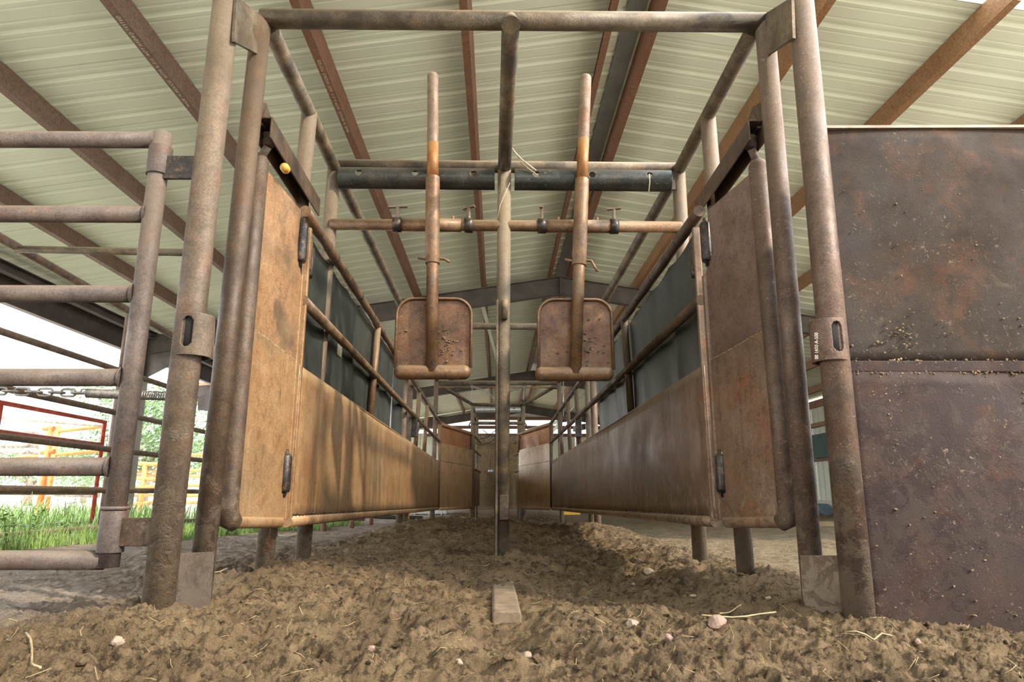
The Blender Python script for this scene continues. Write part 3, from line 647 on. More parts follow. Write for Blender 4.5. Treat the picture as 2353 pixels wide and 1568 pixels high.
# ---------------------------------------------------------------- long side panels
YF = 11.0
def long_panel(side, label):
    L = side == 'L'; s_ = 1 if L else -1; y0 = 2.89 if L else 2.85
    x0, x1 = (-.855, -.925) if L else (.885, .852)
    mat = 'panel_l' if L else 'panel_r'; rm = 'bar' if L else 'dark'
    t = thing('side_panel', label, 'panel', (x0, y0, -.1))
    X = lambda Y: x0+(x1-x0)*(Y-y0)/(YF-y0)
    zt = lambda Y: .545+(.525-.545)*(Y-y0)/(YF-y0); zb = lambda Y: -.09+(-.18+.09)*(Y-y0)/(YF-y0)
    zm = lambda Y: .835+0*(Y-y0); zu = lambda Y: 1.225+(1.135-1.225)*(Y-y0)/(YF-y0)
    n_ = 60
    fn = lambda u, v: (X(y0+u*(YF-y0))+s_*.006*math.sin(u*9+v*2.)*v, y0+u*(YF-y0), zb(y0+u*(YF-y0))*(1-v)+zt(y0+u*(YF-y0))*v)
    grid_sheet(fn, n_, 12).build('steel_sheet', mat, t, solid=.006)
    P = lambda Y, z, dx=0.: Vector((X(Y)+dx, Y, z))
    pts = [P(Y, zb(Y)-.012, -s_*.004) for Y in np.linspace(y0, YF, 12)]
    MB().tube(pts, .024, 16).build('bottom_pipe', mat, t)
    # notched weld teeth along the bottom edge: joined bead pieces
    tb = MB()
    for i in range(150 if L else 110):
        Y = y0+.03+i*.052; 
        if Y > YF-.1: break
        tb.beam(P(Y, zb(Y)+.012, s_*.007), P(Y+.03, zb(Y)+.010+random.uniform(-.004, .004), s_*.007), .006, .007)
    tg = tb.build('edge_welds', 'hinge' if L else 'dark', t); tg['kind'] = 'stuff'
    # top lip
    MB().tube([P(Y, zt(Y), -s_*.004) for Y in np.linspace(y0, YF, 20)], .007, 8).build('top_lip', mat, t)
    # end channels
    MB().beam(P(y0+.012, zb(y0)-.02), P(y0+.012, zu(y0)-.05), .03, .022, up=(0, 1, 0)).build('end_bar', mat, t, bevel=.003)
    MB().beam(P(y0+.03, .985, s_*.0), P(y0+.03, 1.14, s_*.0), .034, .03, up=(0, 1, 0)).build('hinge_plate', rm, t, bevel=.004)
    MB().tube([P(y0+.07, .96, 0), P(y0+.07, .975, 0), P(y0+.07, 1.10, 0)], [.014, .019, .019], 14).build('hinge_barrel', 'hinge', t)
    pipe('end_post', P(YF-.03, zb(YF)), P(YF-.03, zu(YF)), .026, rm, t)
    MB().tube([P(Y, zu(Y)) for Y in (y0-.06, y0+.1, 6, YF)], .0265, 18).build('top_rail', rm, t)
    MB().tube([P(Y, zm(Y)) for Y in (y0, 5, 8, YF)], .024, 18).build('mid_rail', rm, t)
    # wire ties round the top rail
    ys = [3.25, 3.42, 3.75, 4.1, 4.55, 5.0] if L else [3.15, 3.35, 3.7, 4.1, 4.6, 5.1]
    for Y in ys:
        MB().tube([P(Y-.003, zu(Y)), P(Y+.003, zu(Y))], .0285, 16).build('wire_tie', 'hinge', t)
    for Y in ((4.82, 7.75, 8.75) if L else (4.60, 7.5, 8.4, 9.4)):
        pipe('upright', P(Y, zt(Y)-.12, -s_*.03), P(Y, zu(Y), -s_*.0), .0245, rm, t)
    # black rubber belting hung behind the rails, rippled
    yr0, yr1 = (3.02, 5.95) if L else (2.98, 6.3)
    def rub(u, v):
        Y = yr0+u*(yr1-yr0); w = (1-v)
        rip = .028*math.sin(Y*6.1+1.2*math.sin(Y*2.3))*w**.7+.014*math.sin(Y*13+2)*w
        z = (zu(Y)-.015)*v+(1-v)*(.46 if Y < (yr1-.8) else .46+.10*(Y-yr1+.8))
        if L and u > .93: z = z+.02
        scal = .018*abs(math.sin((Y)*7.2)) if v > .99 else 0
        return (X(Y)-s_*(.040+abs(rip)), Y, z-scal)
    cuts = []
    if L: cuts = [lambda u, v: abs(u-.29) < .022 and .42 < v < .52]
    o = grid_sheet(rub, 150, 30, cuts).build('rubber_curtain', 'rubber', t, solid=.006); o['label'] = 'black rubber belting hung on the rail'
    if L:
        def rub2(u, v):
            Y = 6.02+u*.55; return (X(Y)-.05-.03*math.sin(u*6), Y, (zu(Y)-.03)*v+(1-v)*(.50+.05*u))
        grid_sheet(rub2, 24, 16).build('rubber_curtain', 'rubber', t, solid=.006)
    # latch box on the far uprights
    Yb = 7.45; MB().box((X(Yb)-.045 if L else X(Yb)-.02, Yb-.03, .62), (X(Yb)+.02 if L else X(Yb)+.045, Yb+.04, .86)).build('latch_box', 'hinge', t, bevel=.004)
    MB().beam(P(Yb, .74, -s_*.1), P(Yb+.3, .74, 0), .03, .06).build('latch_arm', 'gate_pipe', t)
    return t
long_panel('L', 'long tan steel side panel with rails and black rubber along the left lane')
long_panel('R', 'long grey-brown steel side panel with rails and black rubber along the right lane')

# ---------------------------------------------------------------- far inclined leaves
def far_leaf(side, label):
    L = side == 'L'; s_ = -1 if L else 1
    a = Vector((-.915, YF+.03, 0)) if L else Vector((.845, YF+.03, 0)); b_ = Vector((-.465, 13.0, 0)) if L else Vector((.40, 13.0, 0))
    mat = 'funnel_tan'
    t = thing('funnel_leaf', label, 'panel', (a.x, a.y, -.1)); d = (b_-a).normalized(); nn = Vector((-d.y, d.x, 0)); nn = nn if nn.y < 0 or True else -nn
    if (nn.x > 0) != (not L) : nn = -nn
    nn = Vector((abs(nn.x)*(1 if L else -1), -abs(nn.y), 0))
    Z = lambda p, z: Vector((p.x, p.y, z))
    MB().slab([Z(a, -.19), Z(b_, -.20), Z(b_, .84), Z(a, .83)], .006).build('lower_sheet', mat, t)
    bk = -nn*.05
    MB().slab([Z(a, .78)+bk, Z(b_, .78)+bk, Z(b_, 1.13)+bk, Z(a, 1.12)+bk], .006).build('upper_sheet', 'orange_brown', t)
    MB().tube([Z(a, -.2), Z(b_, -.21)], .024, 14).build('bottom_pipe', mat, t)
    MB().tube([Z(a, 1.13), Z(b_, 1.14), Z(b_, 1.08), Z(b_, .80)], .026, 14).build('frame_pipe', 'bar_tan', t)
    MB().tube([Z(a, 1.13), Z(a, .80)], .02, 12).build('frame_pipe', 'bar_tan', t)
    w = MB(); 
    for i in range(26):
        p = a.lerp(b_, (i+.2)/26); q = a.lerp(b_, (i+.7)/26); w.beam(Z(p, .54+random.uniform(-.004, .004))+nn*.006, Z(q, .545)+nn*.006, .006, .008)
    o = w.build('seam_welds', 'hinge', t); o['kind'] = 'stuff'
    return t


far_leaf('L', 'tan steel leaf angled inwards at the far end of the left lane')
far_leaf('R', 'tan steel leaf angled inwards at the far end of the right lane')

# ---------------------------------------------------------------- hanging paddles
def paddle(label, top, tb, x0, x1, yt, yb, fy, fx0, fx1, rot, sleeve_y, org):
    """tube from top to tb (pixels at Y 3.35), plate x0..x1 / yt..yb, foot bar at fy"""
    Y = 3.36; t = thing('hanging_paddle', label, 'paddle', at(*org, Y))
    pt, pb = at(*top, Y-.01), at(*tb, Y-.01)
    L = lambda py: pt+(pb-pt)*((at(top[0], py, Y).z-pt.z)/(pb.z-pt.z))
    zc = lambda py: at(top[0], py, Y).z
    m1, m2 = L(sleeve_y[2]), L(sleeve_y[3])
    R = .0305
    MB().capsule(pt-Vector((0, 0, .03)), m1, R).build('tube', 'dusty_tube', t)
    MB().tube([m1, m2], R+.0003, 20).build('worn_band', 'orange_rust', t)
    MB().tube([m2, pb], R, 20).build('tube', 'paddle_tube', t)
    MB().tube([L(sleeve_y[0]), L(sleeve_y[1])], .0375, 24).build('sleeve', 'paddle_tube', t, bevel=.001)
    # hooked pin through the sleeve
    p = L(sleeve_y[1]-10); d = rot
    MB().tube([p+Vector((-.075, .0, .008)), p+Vector((-.03, 0, .0)), p+Vector((.045, 0, .004)), p+Vector((.062, -.008, -.001)), p+Vector((.072, -.012, -d*.4)), p+Vector((.09, -.014, -d))], .0068, 10).build('locking_pin', 'paddle_tube', t)
    # plate with rounded shoulders
    A, B = at(x0, yb, Y+.03), at(x1, yb, Y+.03); zt = at((x0+x1)/2, yt, Y+.03).z; zb_ = A.z; rr = .085
    out = [Vector((A.x, Y+.03, zb_)), Vector((B.x, Y+.03, zb_))]
    for q in range(0, 91, 10): out.append(Vector((B.x-rr+rr*math.cos(math.radians(q)), Y+.03, zt-rr+rr*math.sin(math.radians(q)))))
    for q in range(90, 181, 10): out.append(Vector((A.x+rr+rr*math.cos(math.radians(q)), Y+.03, zt-rr+rr*math.sin(math.radians(q)))))
    MB().slab(out, .006).build('plate', 'paddle', t)
    rim = out[1:]+[out[0]]
    MB().tube([r+Vector((0, -.012, 0)) for r in rim], .0075, 8).build('rim', 'paddle_tube', t)
    a, b_ = at(fx0+18, fy, Y), at(fx1-18, fy, Y)
    MB().capsule(a, b_, .0365, 24).build('foot_bar', 'paddle_tube', t)
    # mud lumps stuck on the plate
    lm = MB(); 
    for i in range(46):
        cx = random.gauss((A.x+B.x)/2+.06, .03) if i < 30 else random.uniform(A.x+.02, B.x-.02); cz = random.gauss(zb_+.13, .045) if i < 30 else random.uniform(zb_+.02, zt-.03)
        if not (A.x+.015 < cx < B.x-.015 and zb_+.02 < cz < zt-.03): continue
        r = random.uniform(.003, .010); c = Vector((cx, Y+.024, cz)); add_lump(lm, c, r, .6)
    o = lm.build('mud_crust', 'clod_dry', t); o['kind'] = 'stuff'
    return t
M['clod_dry'] = plain('dried_mud', (.20, .148, .09), .95, 0, .4, 30, .8)
_ico = bmesh.new(); bmesh.ops.create_icosphere(_ico, subdivisions=1, radius=1.0); _iv = [v.co.copy() for v in _ico.verts]; _if = [tuple(v.index for v in f.verts) for f in _ico.faces]; _ico.free()
def add_lump(mb, c, r, flat=.7, jit=.35):
    ax = Vector((random.uniform(.7, 1.3), random.uniform(.7, 1.3), flat*random.uniform(.7, 1.2))); rz = Matrix.Rotation(random.uniform(0, 6.28), 3, 'Z') @ Matrix.Rotation(random.uniform(-.5, .5), 3, 'X')
    mb.add([c+rz @ Vector((v.x*ax.x, v.y*ax.y, v.z*ax.z))*r*random.uniform(1-jit, 1+jit) for v in _iv], _if, False)
paddle('rusty hanging paddle left of the centre post, mud caked on its plate', (995, 166), (993, 856), 908, 1082, 688, 845, 856, 902, 1085, .018, (410, 608, 332, 412), (993, 870))
paddle('rusty hanging paddle right of the centre post, bare scratched plate', (1346, 170), (1322, 860), 1238, 1409, 690, 850, 860, 1226, 1413, .06, (415, 612, 322, 418), (1322, 876))

# ---------------------------------------------------------------- left pipe gate
gt = thing('pipe_gate', 'six-rail brown pipe gate hinged to the left outer post', 'gate', (-1.14, 2.1, -.37))
gtop, gbot = at(373, 320, 2.1), at(250, 1288, 2.1); GY = 2.1
MB().tube([gtop+Vector((0, 0, .018)), gbot+Vector((0, 0, -.02))], .030, 24).build('end_pipe', 'gate_pipe', gt)
for (xl, yl, xr, yr_) in ((-700, 318, 362, 322), (-700, 490, 338, 493), (-700, 674, 308, 676), (-700, 868, 281, 868), (-700, 1074, 254, 1073), (-700, 1287, 238, 1288)):
    a, b_ = at(xl, yl, GY+.02), at(xr, yr_, GY)
    pipe('rail', a, b_, .0275, 'gate_pipe', gt)
    if yr_ < 1250 and yr_ > 400:
        MB().tube([b_+Vector((-.006, 0, 0)), b_+Vector((.004, 0, 0))], [.030, .034], 20).build('weld_collar', 'gate_pipe', gt)
pipe('end_pipe', at(-700, 318, GY+.02), at(-700, 1287, GY+.02), .030, 'gate_pipe', gt)
def gate_hinge(cy0, cy1, py0, py1, pxa, pxb, cxm):
    zc0, zc1 = at(cxm, cy1, GY).z, at(cxm, cy0, GY).z; d = (gtop-gbot)/(gtop.z-gbot.z)
    p0 = gbot+d*(zc0-gbot.z); p1 = gbot+d*(zc1-gbot.z)
    c = MB().tube([p0, p1], .0365, 24).build('hinge_collar', 'gate_pipe', gt, bevel=.001)
    MB().slab([at(pxa, py0, GY-.01), at(pxa, py1, GY-.01), at(pxb, py1, GY-.01), at(pxb, py0, GY-.01)], .014).build('hinge_strap', 'hinge' if cy0 < 600 else 'dark', gt, bevel=.002)
gate_hinge(340, 404, 360, 412, 372, 452, 366)
gate_hinge(1174, 1270, 1190, 1256, 262, 352, 258)
MB().tube([gbot+Vector((0, 0, .142)), gbot+Vector((0, 0, .152))], .040, 24).build('collar_ring', 'gate_pipe', gt)

# chain and spring running from the gate to the post
ch = thing('chain', 'steel chain stretched left of the coil spring below the gate rail', 'chain', at(100, 897, 2.45))
link = None
P0, P1 = at(-120, 896, 2.45), at(196, 904, 2.45); L_ = (P1-P0).length; pitch = .040; nL = int(L_/pitch)
def link_mesh(c, d, twist):
    d = d.normalized(); u = Vector((0, 0, 1)) if twist else Vector((0, 1, 0)); u = (u-u.dot(d)*d).normalized(); pts = []
    for i in range(17):
        q = 2*PI*i/16; x = math.cos(q)*.012; x += .014*(1 if math.cos(q) > .01 else -1 if math.cos(q) < -.01 else 0); pts.append(c+d*x+u*math.sin(q)*.013)
    return MB().tube(pts, .0042, 8, False)
for i in range(nL):
    link_mesh(P0.lerp(P1, (i+.5)/nL), P1-P0, i % 2 == 0).build('link', 'chain', ch)
sp = thing('coil_spring', 'long steel coil spring stretched between the chain and the left outer post', 'spring', at(290, 910, 2.45))
S0, S1 = at(200, 904, 2.45), at(388, 911, 2.45); pts = []; turns = 46; rad = .0145
dv = (S1-S0); dn = dv.normalized(); uu = Vector((0, 0, 1)); uu = (uu-uu.dot(dn)*dn).normalized(); vv = dn.cross(uu)
for i in range(turns*14+1):
    q = i/14*2*PI; f = i/(turns*14); f2 = f*.80 if f < .6 else .48+(f-.6)*1.3; pts.append(S0+dv*f2+(uu*math.cos(q)+vv*math.sin(q))*rad)
MB().tube(pts, .0026, 6).build('coil', 'chain', sp)
MB().tube([S0+dn*(-.026), S0+dn*(-.02)+uu*.012, S0+dn*(-.008)+uu*.014, S0+dn*.0], .0028, 6).build('hook', 'chain', sp)
MB().tube([S1-dn*.004, S1+dn*.03, S1+dn*.12], .0028, 6).build('hook', 'chain', sp)

# ---------------------------------------------------------------- right sheet gate
sg = thing('sheet_gate', 'dark rusty solid steel sheet gate beyond the right outer post', 'gate', (1.15, 2.1, -.37))
ztop = at(1893, 292, 2.1).z; zw = at(1950, 832, 2.1).z; zbt = -.50
GX0, GX1 = at(1893, 292, 2.12).x-.03, 2.6
Yg_ = lambda x: 2.115-.02*(x-1.1)
fn = lambda u, v: (GX0+u*(GX1-GX0), Yg_(GX0+u*(GX1-GX0))+.006*math.sin(u*7+v*3), zw+v*(ztop-zw)+.006*u)
grid_sheet(fn, 40, 20).build('upper_sheet', 'gate_sheet', sg, solid=.006)
fn = lambda u, v: (GX0+u*(GX1-GX0), Yg_(GX0+u*(GX1-GX0))-.006+.006*math.sin(u*6+v*3+1), zbt+v*(zw-zbt-.03))
grid_sheet(fn, 40, 20).build('lower_sheet', 'gate_sheet_low', sg, solid=.006)
MB().slab([(GX0, Yg_(GX0)-.012, zw-.032), (GX1, Yg_(GX1)-.012, zw-.032), (GX1, Yg_(GX1)-.012, zw+.004), (GX0, Yg_(GX0)-.012, zw+.004)], .008).build('seam_strip', 'gate_sheet_low', sg, bevel=.003)
w = MB()
for i in range(170):
    x = GX0+.02+random.random()*(GX1-GX0-.1); add_lump(w, Vector((x, Yg_(x)-.014, zw+random.choice((-.034, .004))+random.gauss(0, .003))), random.uniform(.0015, .005), 1)
w.build('weld_bead', 'clod', sg)['kind'] = 'stuff'
MB().extrude([(-.014, -.004), (.014, -.004), (.012, .006), (-.010, .008)], (GX0, Yg_(GX0)-.002, ztop), (GX1, Yg_(GX1)-.002, ztop+.006), (0, 1, 0), (0, 0, 1)).build('top_edge', 'dusty_tube', sg)
lm = MB()
for i in range(260):
    x = random.uniform(GX0+.03, 1.9); z = -.35+1.5*random.random()**1.6
    if i % 6 == 0: x = random.gauss(1.24, .03); z = random.gauss(.36, .06)
    if i % 6 == 1: x = random.gauss(1.30, .03); z = random.gauss(.5, .03)
    add_lump(lm, Vector((x, Yg_(x)-.006-(.006 if z < zw else 0), z)), random.uniform(.0012, .0052), .8)
lm.build('mud_crust', 'clod_dry', sg)['kind'] = 'stuff'

# ---------------------------------------------------------------- timber on the ground in front of the centre post
tb_ = MB()
a, b_ = at(1160, 1325, 3.05), at(1165, 1425, 2.16)
ca, cb = Vector((.022, 3.10, -.356)), Vector((.030, 2.17, -.362))
pr = [(-.040, -.07), (.040, -.07), (.044, -.06), (.044, .018), (.037, .026), (-.037, .026), (-.044, .018), (-.044, -.06)]
o = tb_.extrude(pr, cb, ca, (1, 0, 0), (0, 0, 1)).build('timber_block', 'wood', None, bevel=.006)
tag(o, 'half-buried dusty timber lying on the dirt in front of the centre post', 'timber')

# ---------------------------------------------------------------- second cage, crush and head door far down the alley
fc = thing('crush_cage', 'narrow pipe cage standing beyond the angled leaves at the end of the alley', 'frame', (0, 13, -.45))
pipe('cross_bar', (-.96, 10.6, 1.73), (.96, 10.6, 1.73), .036, 'frame', fc); pipe('pull_rod', (-.92, 10.58, 1.655), (.92, 10.58, 1.655), .013, 'bar', fc)
MB().capsule((.86, 10.58, 1.66), (.93, 10.58, 1.66), .03).build('rod_end', 'frame', fc)
for s_ in (-1, 1):
    x1 = s_*.485+.005
    pipe('funnel_rail', (s_*.93, 10.7, 1.71), (x1, 13, 1.70), .031, 'frame', fc)
    MB().tube([(x1, 13, -.6), (x1, 13, 1.70)], .034, 16).build('post', 'frame', fc)
    pipe('post', (x1*.96, 13.5, -.6), (x1*.96, 13.5, 1.62), .03, 'frame', fc); pipe('post', (x1*.9, 14.4, -.6), (x1*.9, 14.4, 1.62), .03, 'frame', fc)
    pipe('top_rail', (x1, 13, 1.66), (x1*.95, 15, 1.62), .028, 'frame', fc)
    for z in (.85, .5, 1.12): pipe('side_rail', (x1*.94, 13.1, z), (x1*.78, 15, z), .022, 'bar', fc)
    MB().slab([(x1*.97, 13.05, -.2), (x1*.80, 15, -.2), (x1*.80, 15, .52), (x1*.97, 13.05, .52)], .006).build('side_sheet', 'panel_l', fc)
pipe('cross_bar', (-.48, 13, 1.70), (.49, 13, 1.70), .034, 'frame', fc)
guard(-.42, .43, 12.97, 1.60, .055, [(-.30, .35), (-.0, .35), (.31, .35)], fc, 'galv', 90); pipe('latch_bar', (-.48, 12.98, 1.345), (.49, 12.98, 1.345), .033, 'frame', fc)
pipe('clevis', (-.05, 12.98, 1.345), (.0, 12.98, 1.345), .042, 'dark', fc)
hd = thing('plywood_door', 'muddy plywood door closing the far end of the cage', 'door', (0, 15.2, -.45))
M['muddy_ply'] = steel('muddy_plywood', (.13, .085, .04), (.21, .14, .065), (.25, .18, .085), big=5, dust=(.3, .22, .1), dust_amt=.3, metal=0, rough=(.8, .95), bump=.4, mud=.9, mud_h=1.6, mud_col=(.16, .11, .055))
MB().box((-.44, 15.2, -.3), (.45, 15.26, 1.22)).build('door_sheet', 'muddy_ply', hd); MB().box((-.46, 15.17, 1.14), (.47, 15.22, 1.30)).build('top_board', 'wood', hd, bevel=.005)
MB().tube([(-.145, 14.95, .98), (-.16, 14.95, .90), (-.16, 14.95, .55)], .014, 8).build('lever', 'bar', hd); MB().capsule((-.17, 14.95, .52), (-.12, 14.95, .52), .04).build('lever_knob', 'galv', hd)
for s_ in (-1, 1):
    MB().tube([(s_*.4, 13.4, 1.35), (s_*.47, 13.5, 1.55), (s_*.56, 13.4, 1.35), (s_*.5, 13.4, 1.28)], .012, 8).build('hose_loop', 'hole', fc)
for i, (a, b_) in enumerate((((-.35, 13.6, 1.1), (.1, 13.8, 1.45)), ((-.3, 13.6, 1.28), (.2, 13.7, 1.15)), ((-.45, 13.5, 1.02), (-.05, 13.6, 1.1)))):
    a = Vector(a); b_ = Vector(b_); MB().tube([a, a.lerp(b_, .3)-Vector((0, 0, .08)), a.lerp(b_, .65)-Vector((0, 0, .06)), b_], .008, 6).build('cable', 'hinge', fc)
# operating arms to the right of the cage
MB().beam((.55, 14, 1.28), (1.35, 14, 1.52), .05, .06).build('operating_arm', 'wall', fc); MB().beam((1.36, 14, 1.54), (.98, 13.9, 1.15), .05, .06).build('operating_arm', 'wall', fc); MB().capsule((1.32, 13.95, 1.53), (1.38, 13.95, 1.53), .06).build('arm_pivot', 'dark', fc)
MB().tube([(1.35, 14, 1.55), (1.36, 14, 2.4)], .014, 6).build('hanging_rod', 'galv', fc); MB().tube([(1.40, 14, 1.6), (1.9, 14.4, 2.2)], .012, 6).build('hanging_rod', 'galv', fc)
# chains draped from the rod of the far cross bar
for s_ in (-1, 1):
    cc = thing('hanging_chain', 'thin chain draped from the far cross bar %s of the centre post' % ('left' if s_ < 0 else 'right'), 'chain', (s_*.4, 10.5, 1.6))
    pts = [Vector((s_*.40, 10.52, 1.66)), Vector((s_*.2, 10.6, 1.60)), Vector((s_*.05, 10.8, 1.50))]
    for i in range(16):
        f = i/16*2; p = pts[int(f)].lerp(pts[int(f)+1], f-int(f)) if f < 2 else pts[2]; link_mesh(p, Vector((-s_, .3, -.3)), i % 2 == 0).build('link', 'chain', cc)
    for i in range(5): link_mesh(Vector((s_*.40, 10.52, 1.63-.04*i)), Vector((0, 0.01, 1)), i % 2 == 0).build('link', 'chain', cc)

# ---------------------------------------------------------------- pens and fences on the left
pf = thing('pipe_fence', 'brown five-rail pipe fence running away along the grass on the left', 'fence', (-3.9, 6, -.4))
for z in (1.26, .83, .456, .055, -.31): MB().tube([(-3.9, 2.2, z), (-3.9, 11.8, z+(.0))], .029, 14).build('rail', 'fence', pf)
for y in (2.3, 7.05, 11.8): pipe('fence_post', (-3.9, y, -.7), (-3.9, y, 1.30), .035, 'fence', pf)
ov = thing('overhead_pipe', 'brown overhead pipes crossing above the left fence', 'pipe', (-3.9, 6, 1.9))
p0 = atx(0, 546, -3.9); p1 = atx(403, 775, -3.9); pA = p0+(p0-p1)*.3; pB = Vector((-3.9, 11.8, p1.z+.0)); MB().tube([pA, p1, pB], .036, 14).build('long_pipe', 'fence', ov)
q0 = atx(36, 573, -3.9); q1 = at(452, 581, q0.y); MB().tube([q0, q1], .030, 14).build('cross_pipe', 'frame', ov); 
for y in (7.05, 11.8): pipe('pipe_prop', (-3.9, y, 1.26), (-3.9, y, 1.92), .03, 'fence', ov)
rg = thing('red_gate', 'weathered red pipe gate with a square corner behind the left fence', 'gate', (-6.0, 8.5, -.4))
XG = -6.0; ya, yb_ = atx(3, 925, XG).y, atx(241, 970, XG).y
zt_, zm_ = 1.1, .76
MB().tube([(XG, ya-2.6, zt_), (XG, yb_, zt_), (XG, yb_, -.42)], .03, 12).build('frame_pipe', 'red', rg)
pipe('rail', (XG, ya-2.6, zm_), (XG, yb_, zm_), .026, 'red', rg); pipe('rail', (XG, ya-2.6, .04), (XG, yb_, .04), .026, 'fence', rg); pipe('rail', (XG, ya-2.6, -.38), (XG, yb_, -.38), .026, 'fence', rg)
pipe('upright', (XG, ya, zt_), (XG, ya, zm_-.1), .028, 'red', rg)
# weathered rail fence and orange corral panels beyond
wf = thing('weathered_fence', 'pale weathered rail fence far beyond the red gate', 'fence', (-12, 14, -.5))
for (x0, y0, x1, y1) in ((-40, 955, 260, 978), (-40, 985, 110, 996), (-40, 1022, 90, 1024), (-40, 1036, 90, 1040), (-40, 1130, 230, 1139)):
    MB().tube([at(x0, y0, 15), at(x1, y1, 16)], .06, 8).build('rail', 'grey_rail', wf)
for x0, y0, y1 in ((104, 980, 1135), (263, 935, 1180)): MB().tube([at(x0, y0, 15.5), at(x0-8, y1, 15.5)], .10, 8).build('fence_post', 'grey_rail', wf)
def corral(Y, xs, rails, label, r=.035):
    t = thing('corral_panel', label, 'fence', at(xs[0], rails[-1][1], Y))
    for (xa, ya, xb, yb) in rails: MB().tube([at(xa, ya, Y), at(xb, yb, Y)], r, 8).build('rail', 'orange', t)
    y_top = min(min(a[1], a[3]) for a in rails); y_bot = max(max(a[1], a[3]) for a in rails)
    for x in xs: pt_ = at(x, y_top, Y); MB().tube([pt_, Vector((pt_.x, Y, -.65))], r*1.2, 8).build('upright', 'orange', t)
    return t
corral(13.5, [118], [(100, 985, 125, 985), (95, 1040, 125, 1038)], 'short red-orange post panel seen through the left gate', .05)
corral(16.5, [135], [(60, 1000, 245, 979), (40, 1052, 245, 1036)], 'orange corral panel behind the pale weathered fence', .045)
corral(22., [334], [(298, 1064, 372, 1069), (296, 1099, 372, 1103), (292, 1121, 372, 1118), (288, 1160, 366, 1155)], 'orange corral panel between the gate end and left outer post', .06)
corral(26., [420, 470], [(372, 1050, 640, 1036), (372, 1083, 640, 1080), (372, 1118, 640, 1110), (372, 1140, 640, 1138), (360, 1157, 640, 1152)], 'orange corral panel right of the left outer post', .06)
corral(32., [400], [(296, 1085, 620, 1078), (296, 1092, 620, 1099), (296, 1140, 620, 1131)], 'thin far orange corral panel in the sunlit yard', .06)

# low red-brown pen whose posts show under the left panel
lp = thing('pen_rail', 'low brown pen posts seen below the left side panel', 'fence', (-2.2, 9, -.4))
for px, py, w_ in ((632, 1230, 10), (743, 1217, 12), (808, 1207, 11), (853, 1198, 9)):
    p = atz(px, py+4, -.41); hh = w_/1569*p.y/2; MB().tube([p-Vector((0, 0, .2)), Vector((p.x, p.y, .35))], hh, 10).build('fence_post', 'red_post', lp)


a, b_ = atz(750, 1196, -.33), atz(838, 1189, -.33); MB().tube([at(640, 1192, 10.6), at(838, 1190, 10.6)], .05, 10).build('rail', 'red_post', lp)
# small things on the floor beyond the panels
def ground_pt(px, py, z=-.46): return atz(px, py, z)
p = ground_pt(931, 1193, -.42)
o = MB().tube([p, p+Vector((0, 0, .02)), p+Vector((0, 0, .15)), p+Vector((.0, 0, .19)), p+Vector((0, 0, .23))], [.07, .08, .08, .04, .03], 12).build('plastic_jug', 'yellow'); tag(o, 'yellow plastic jug on the dirt beyond the left side panel', 'jug')
p = ground_pt(900, 1193, -.44); o = MB().tube([p+Vector((-.5, 0, .05)), p+Vector((-.2, .1, .03)), p+Vector((.6, 0, .02))], .035, 8).build('black_hose', 'rubber'); tag(o, 'length of black hose lying on the dirt past the left panel', 'hose')
tr_ = thing('water_trough', 'pale galvanised trough seen under the left side panel', 'trough', at(990, 1181, 17.5))
a = at(945, 1183, 17.5); b_ = at(1027, 1181, 17.5); MB().box((a.x, 17.3, a.z), (b_.x, 18.3, a.z+.34)).build('tank', 'galv', tr_, bevel=.03)
for f in (.1, .5, .85): MB().box((a.x+(b_.x-a.x)*f, 17.27, a.z), (a.x+(b_.x-a.x)*f+.03, 17.31, a.z+.36)).build('rib', 'concrete', tr_)
p = at(1290, 1177, 19); q = at(1332, 1177, 19); o = MB().beam(p, q, .3, .16).build('feed_bin', 'yellow', None, bevel=.02); tag(o, 'low yellow bin seen under the right side panel', 'bin')
p = atz(1500, 1197, -.44); o = MB().tube([p, p+Vector((0, 0, .03)), p+Vector((.0, 0, .05))], [.13, .14, .1], 14).build('feed_pan', 'red_plastic'); tag(o, 'red plastic pan lying on the floor right of the alley', 'pan')
gb = MB().box((9.30, 19.2, 1.08), (9.42, 22.2, 1.75)).build('notice_board', 'green_board'); tag(gb, 'dark green board fixed to the pale right wall', 'board')
o = MB().tube([(8.6, 18.2, -.36), (8.6, 20.6, -.36)], .16, 12).build('blue_drum', 'blue'); tag(o, 'blue-grey drum lying by the kerb of the right wall', 'drum')
# white building beyond the far opening
fb = thing('far_building', 'white ribbed metal building beyond the shed opening', 'building', (0, 46, -.6))
MB().box((-12, 46, -.6), (16, 52, 1.6)).build('wall', 'white_sheet', fb)
for i in range(14):
    z = 1.6+i*.34; y = 46+i*.55; MB().slab([(-13, y, z), (17, y, z), (17, y+.62, z+.33), (-13, y+.62, z+.33)], .05).build('roof_sheet', 'white_sheet', fb)

# ---------------------------------------------------------------- plants
gb_ = bmesh.new
def blades(name, n_, fn, h0, h1, w, mat):
    vs = []; fs = []
    for i in range(n_):
        x, y, z = fn(); h = random.uniform(h0, h1); a = random.uniform(0, 6.28); b2 = random.uniform(.1, .7)*h; dx, dy = math.cos(a), math.sin(a); px_, py_ = -dy*w*random.uniform(.6, 1.4), dx*w; o_ = len(vs)
        vs += [(x-px_, y-py_, z), (x+px_, y+py_, z), (x+dx*b2*.35-px_*.7, y+dy*b2*.35-py_*.7, z+h*.6), (x+dx*b2*.35+px_*.7, y+dy*b2*.35+py_*.7, z+h*.6), (x+dx*b2, y+dy*b2, z+h)]
        fs += [(o_, o_+1, o_+3, o_+2), (o_+2, o_+3, o_+4)]
    me = bpy.data.meshes.new(name); me.from_pydata(vs, [], fs); me.materials.append(M[mat]); o = bpy.data.objects.new(name, me); C.objects.link(o); return o
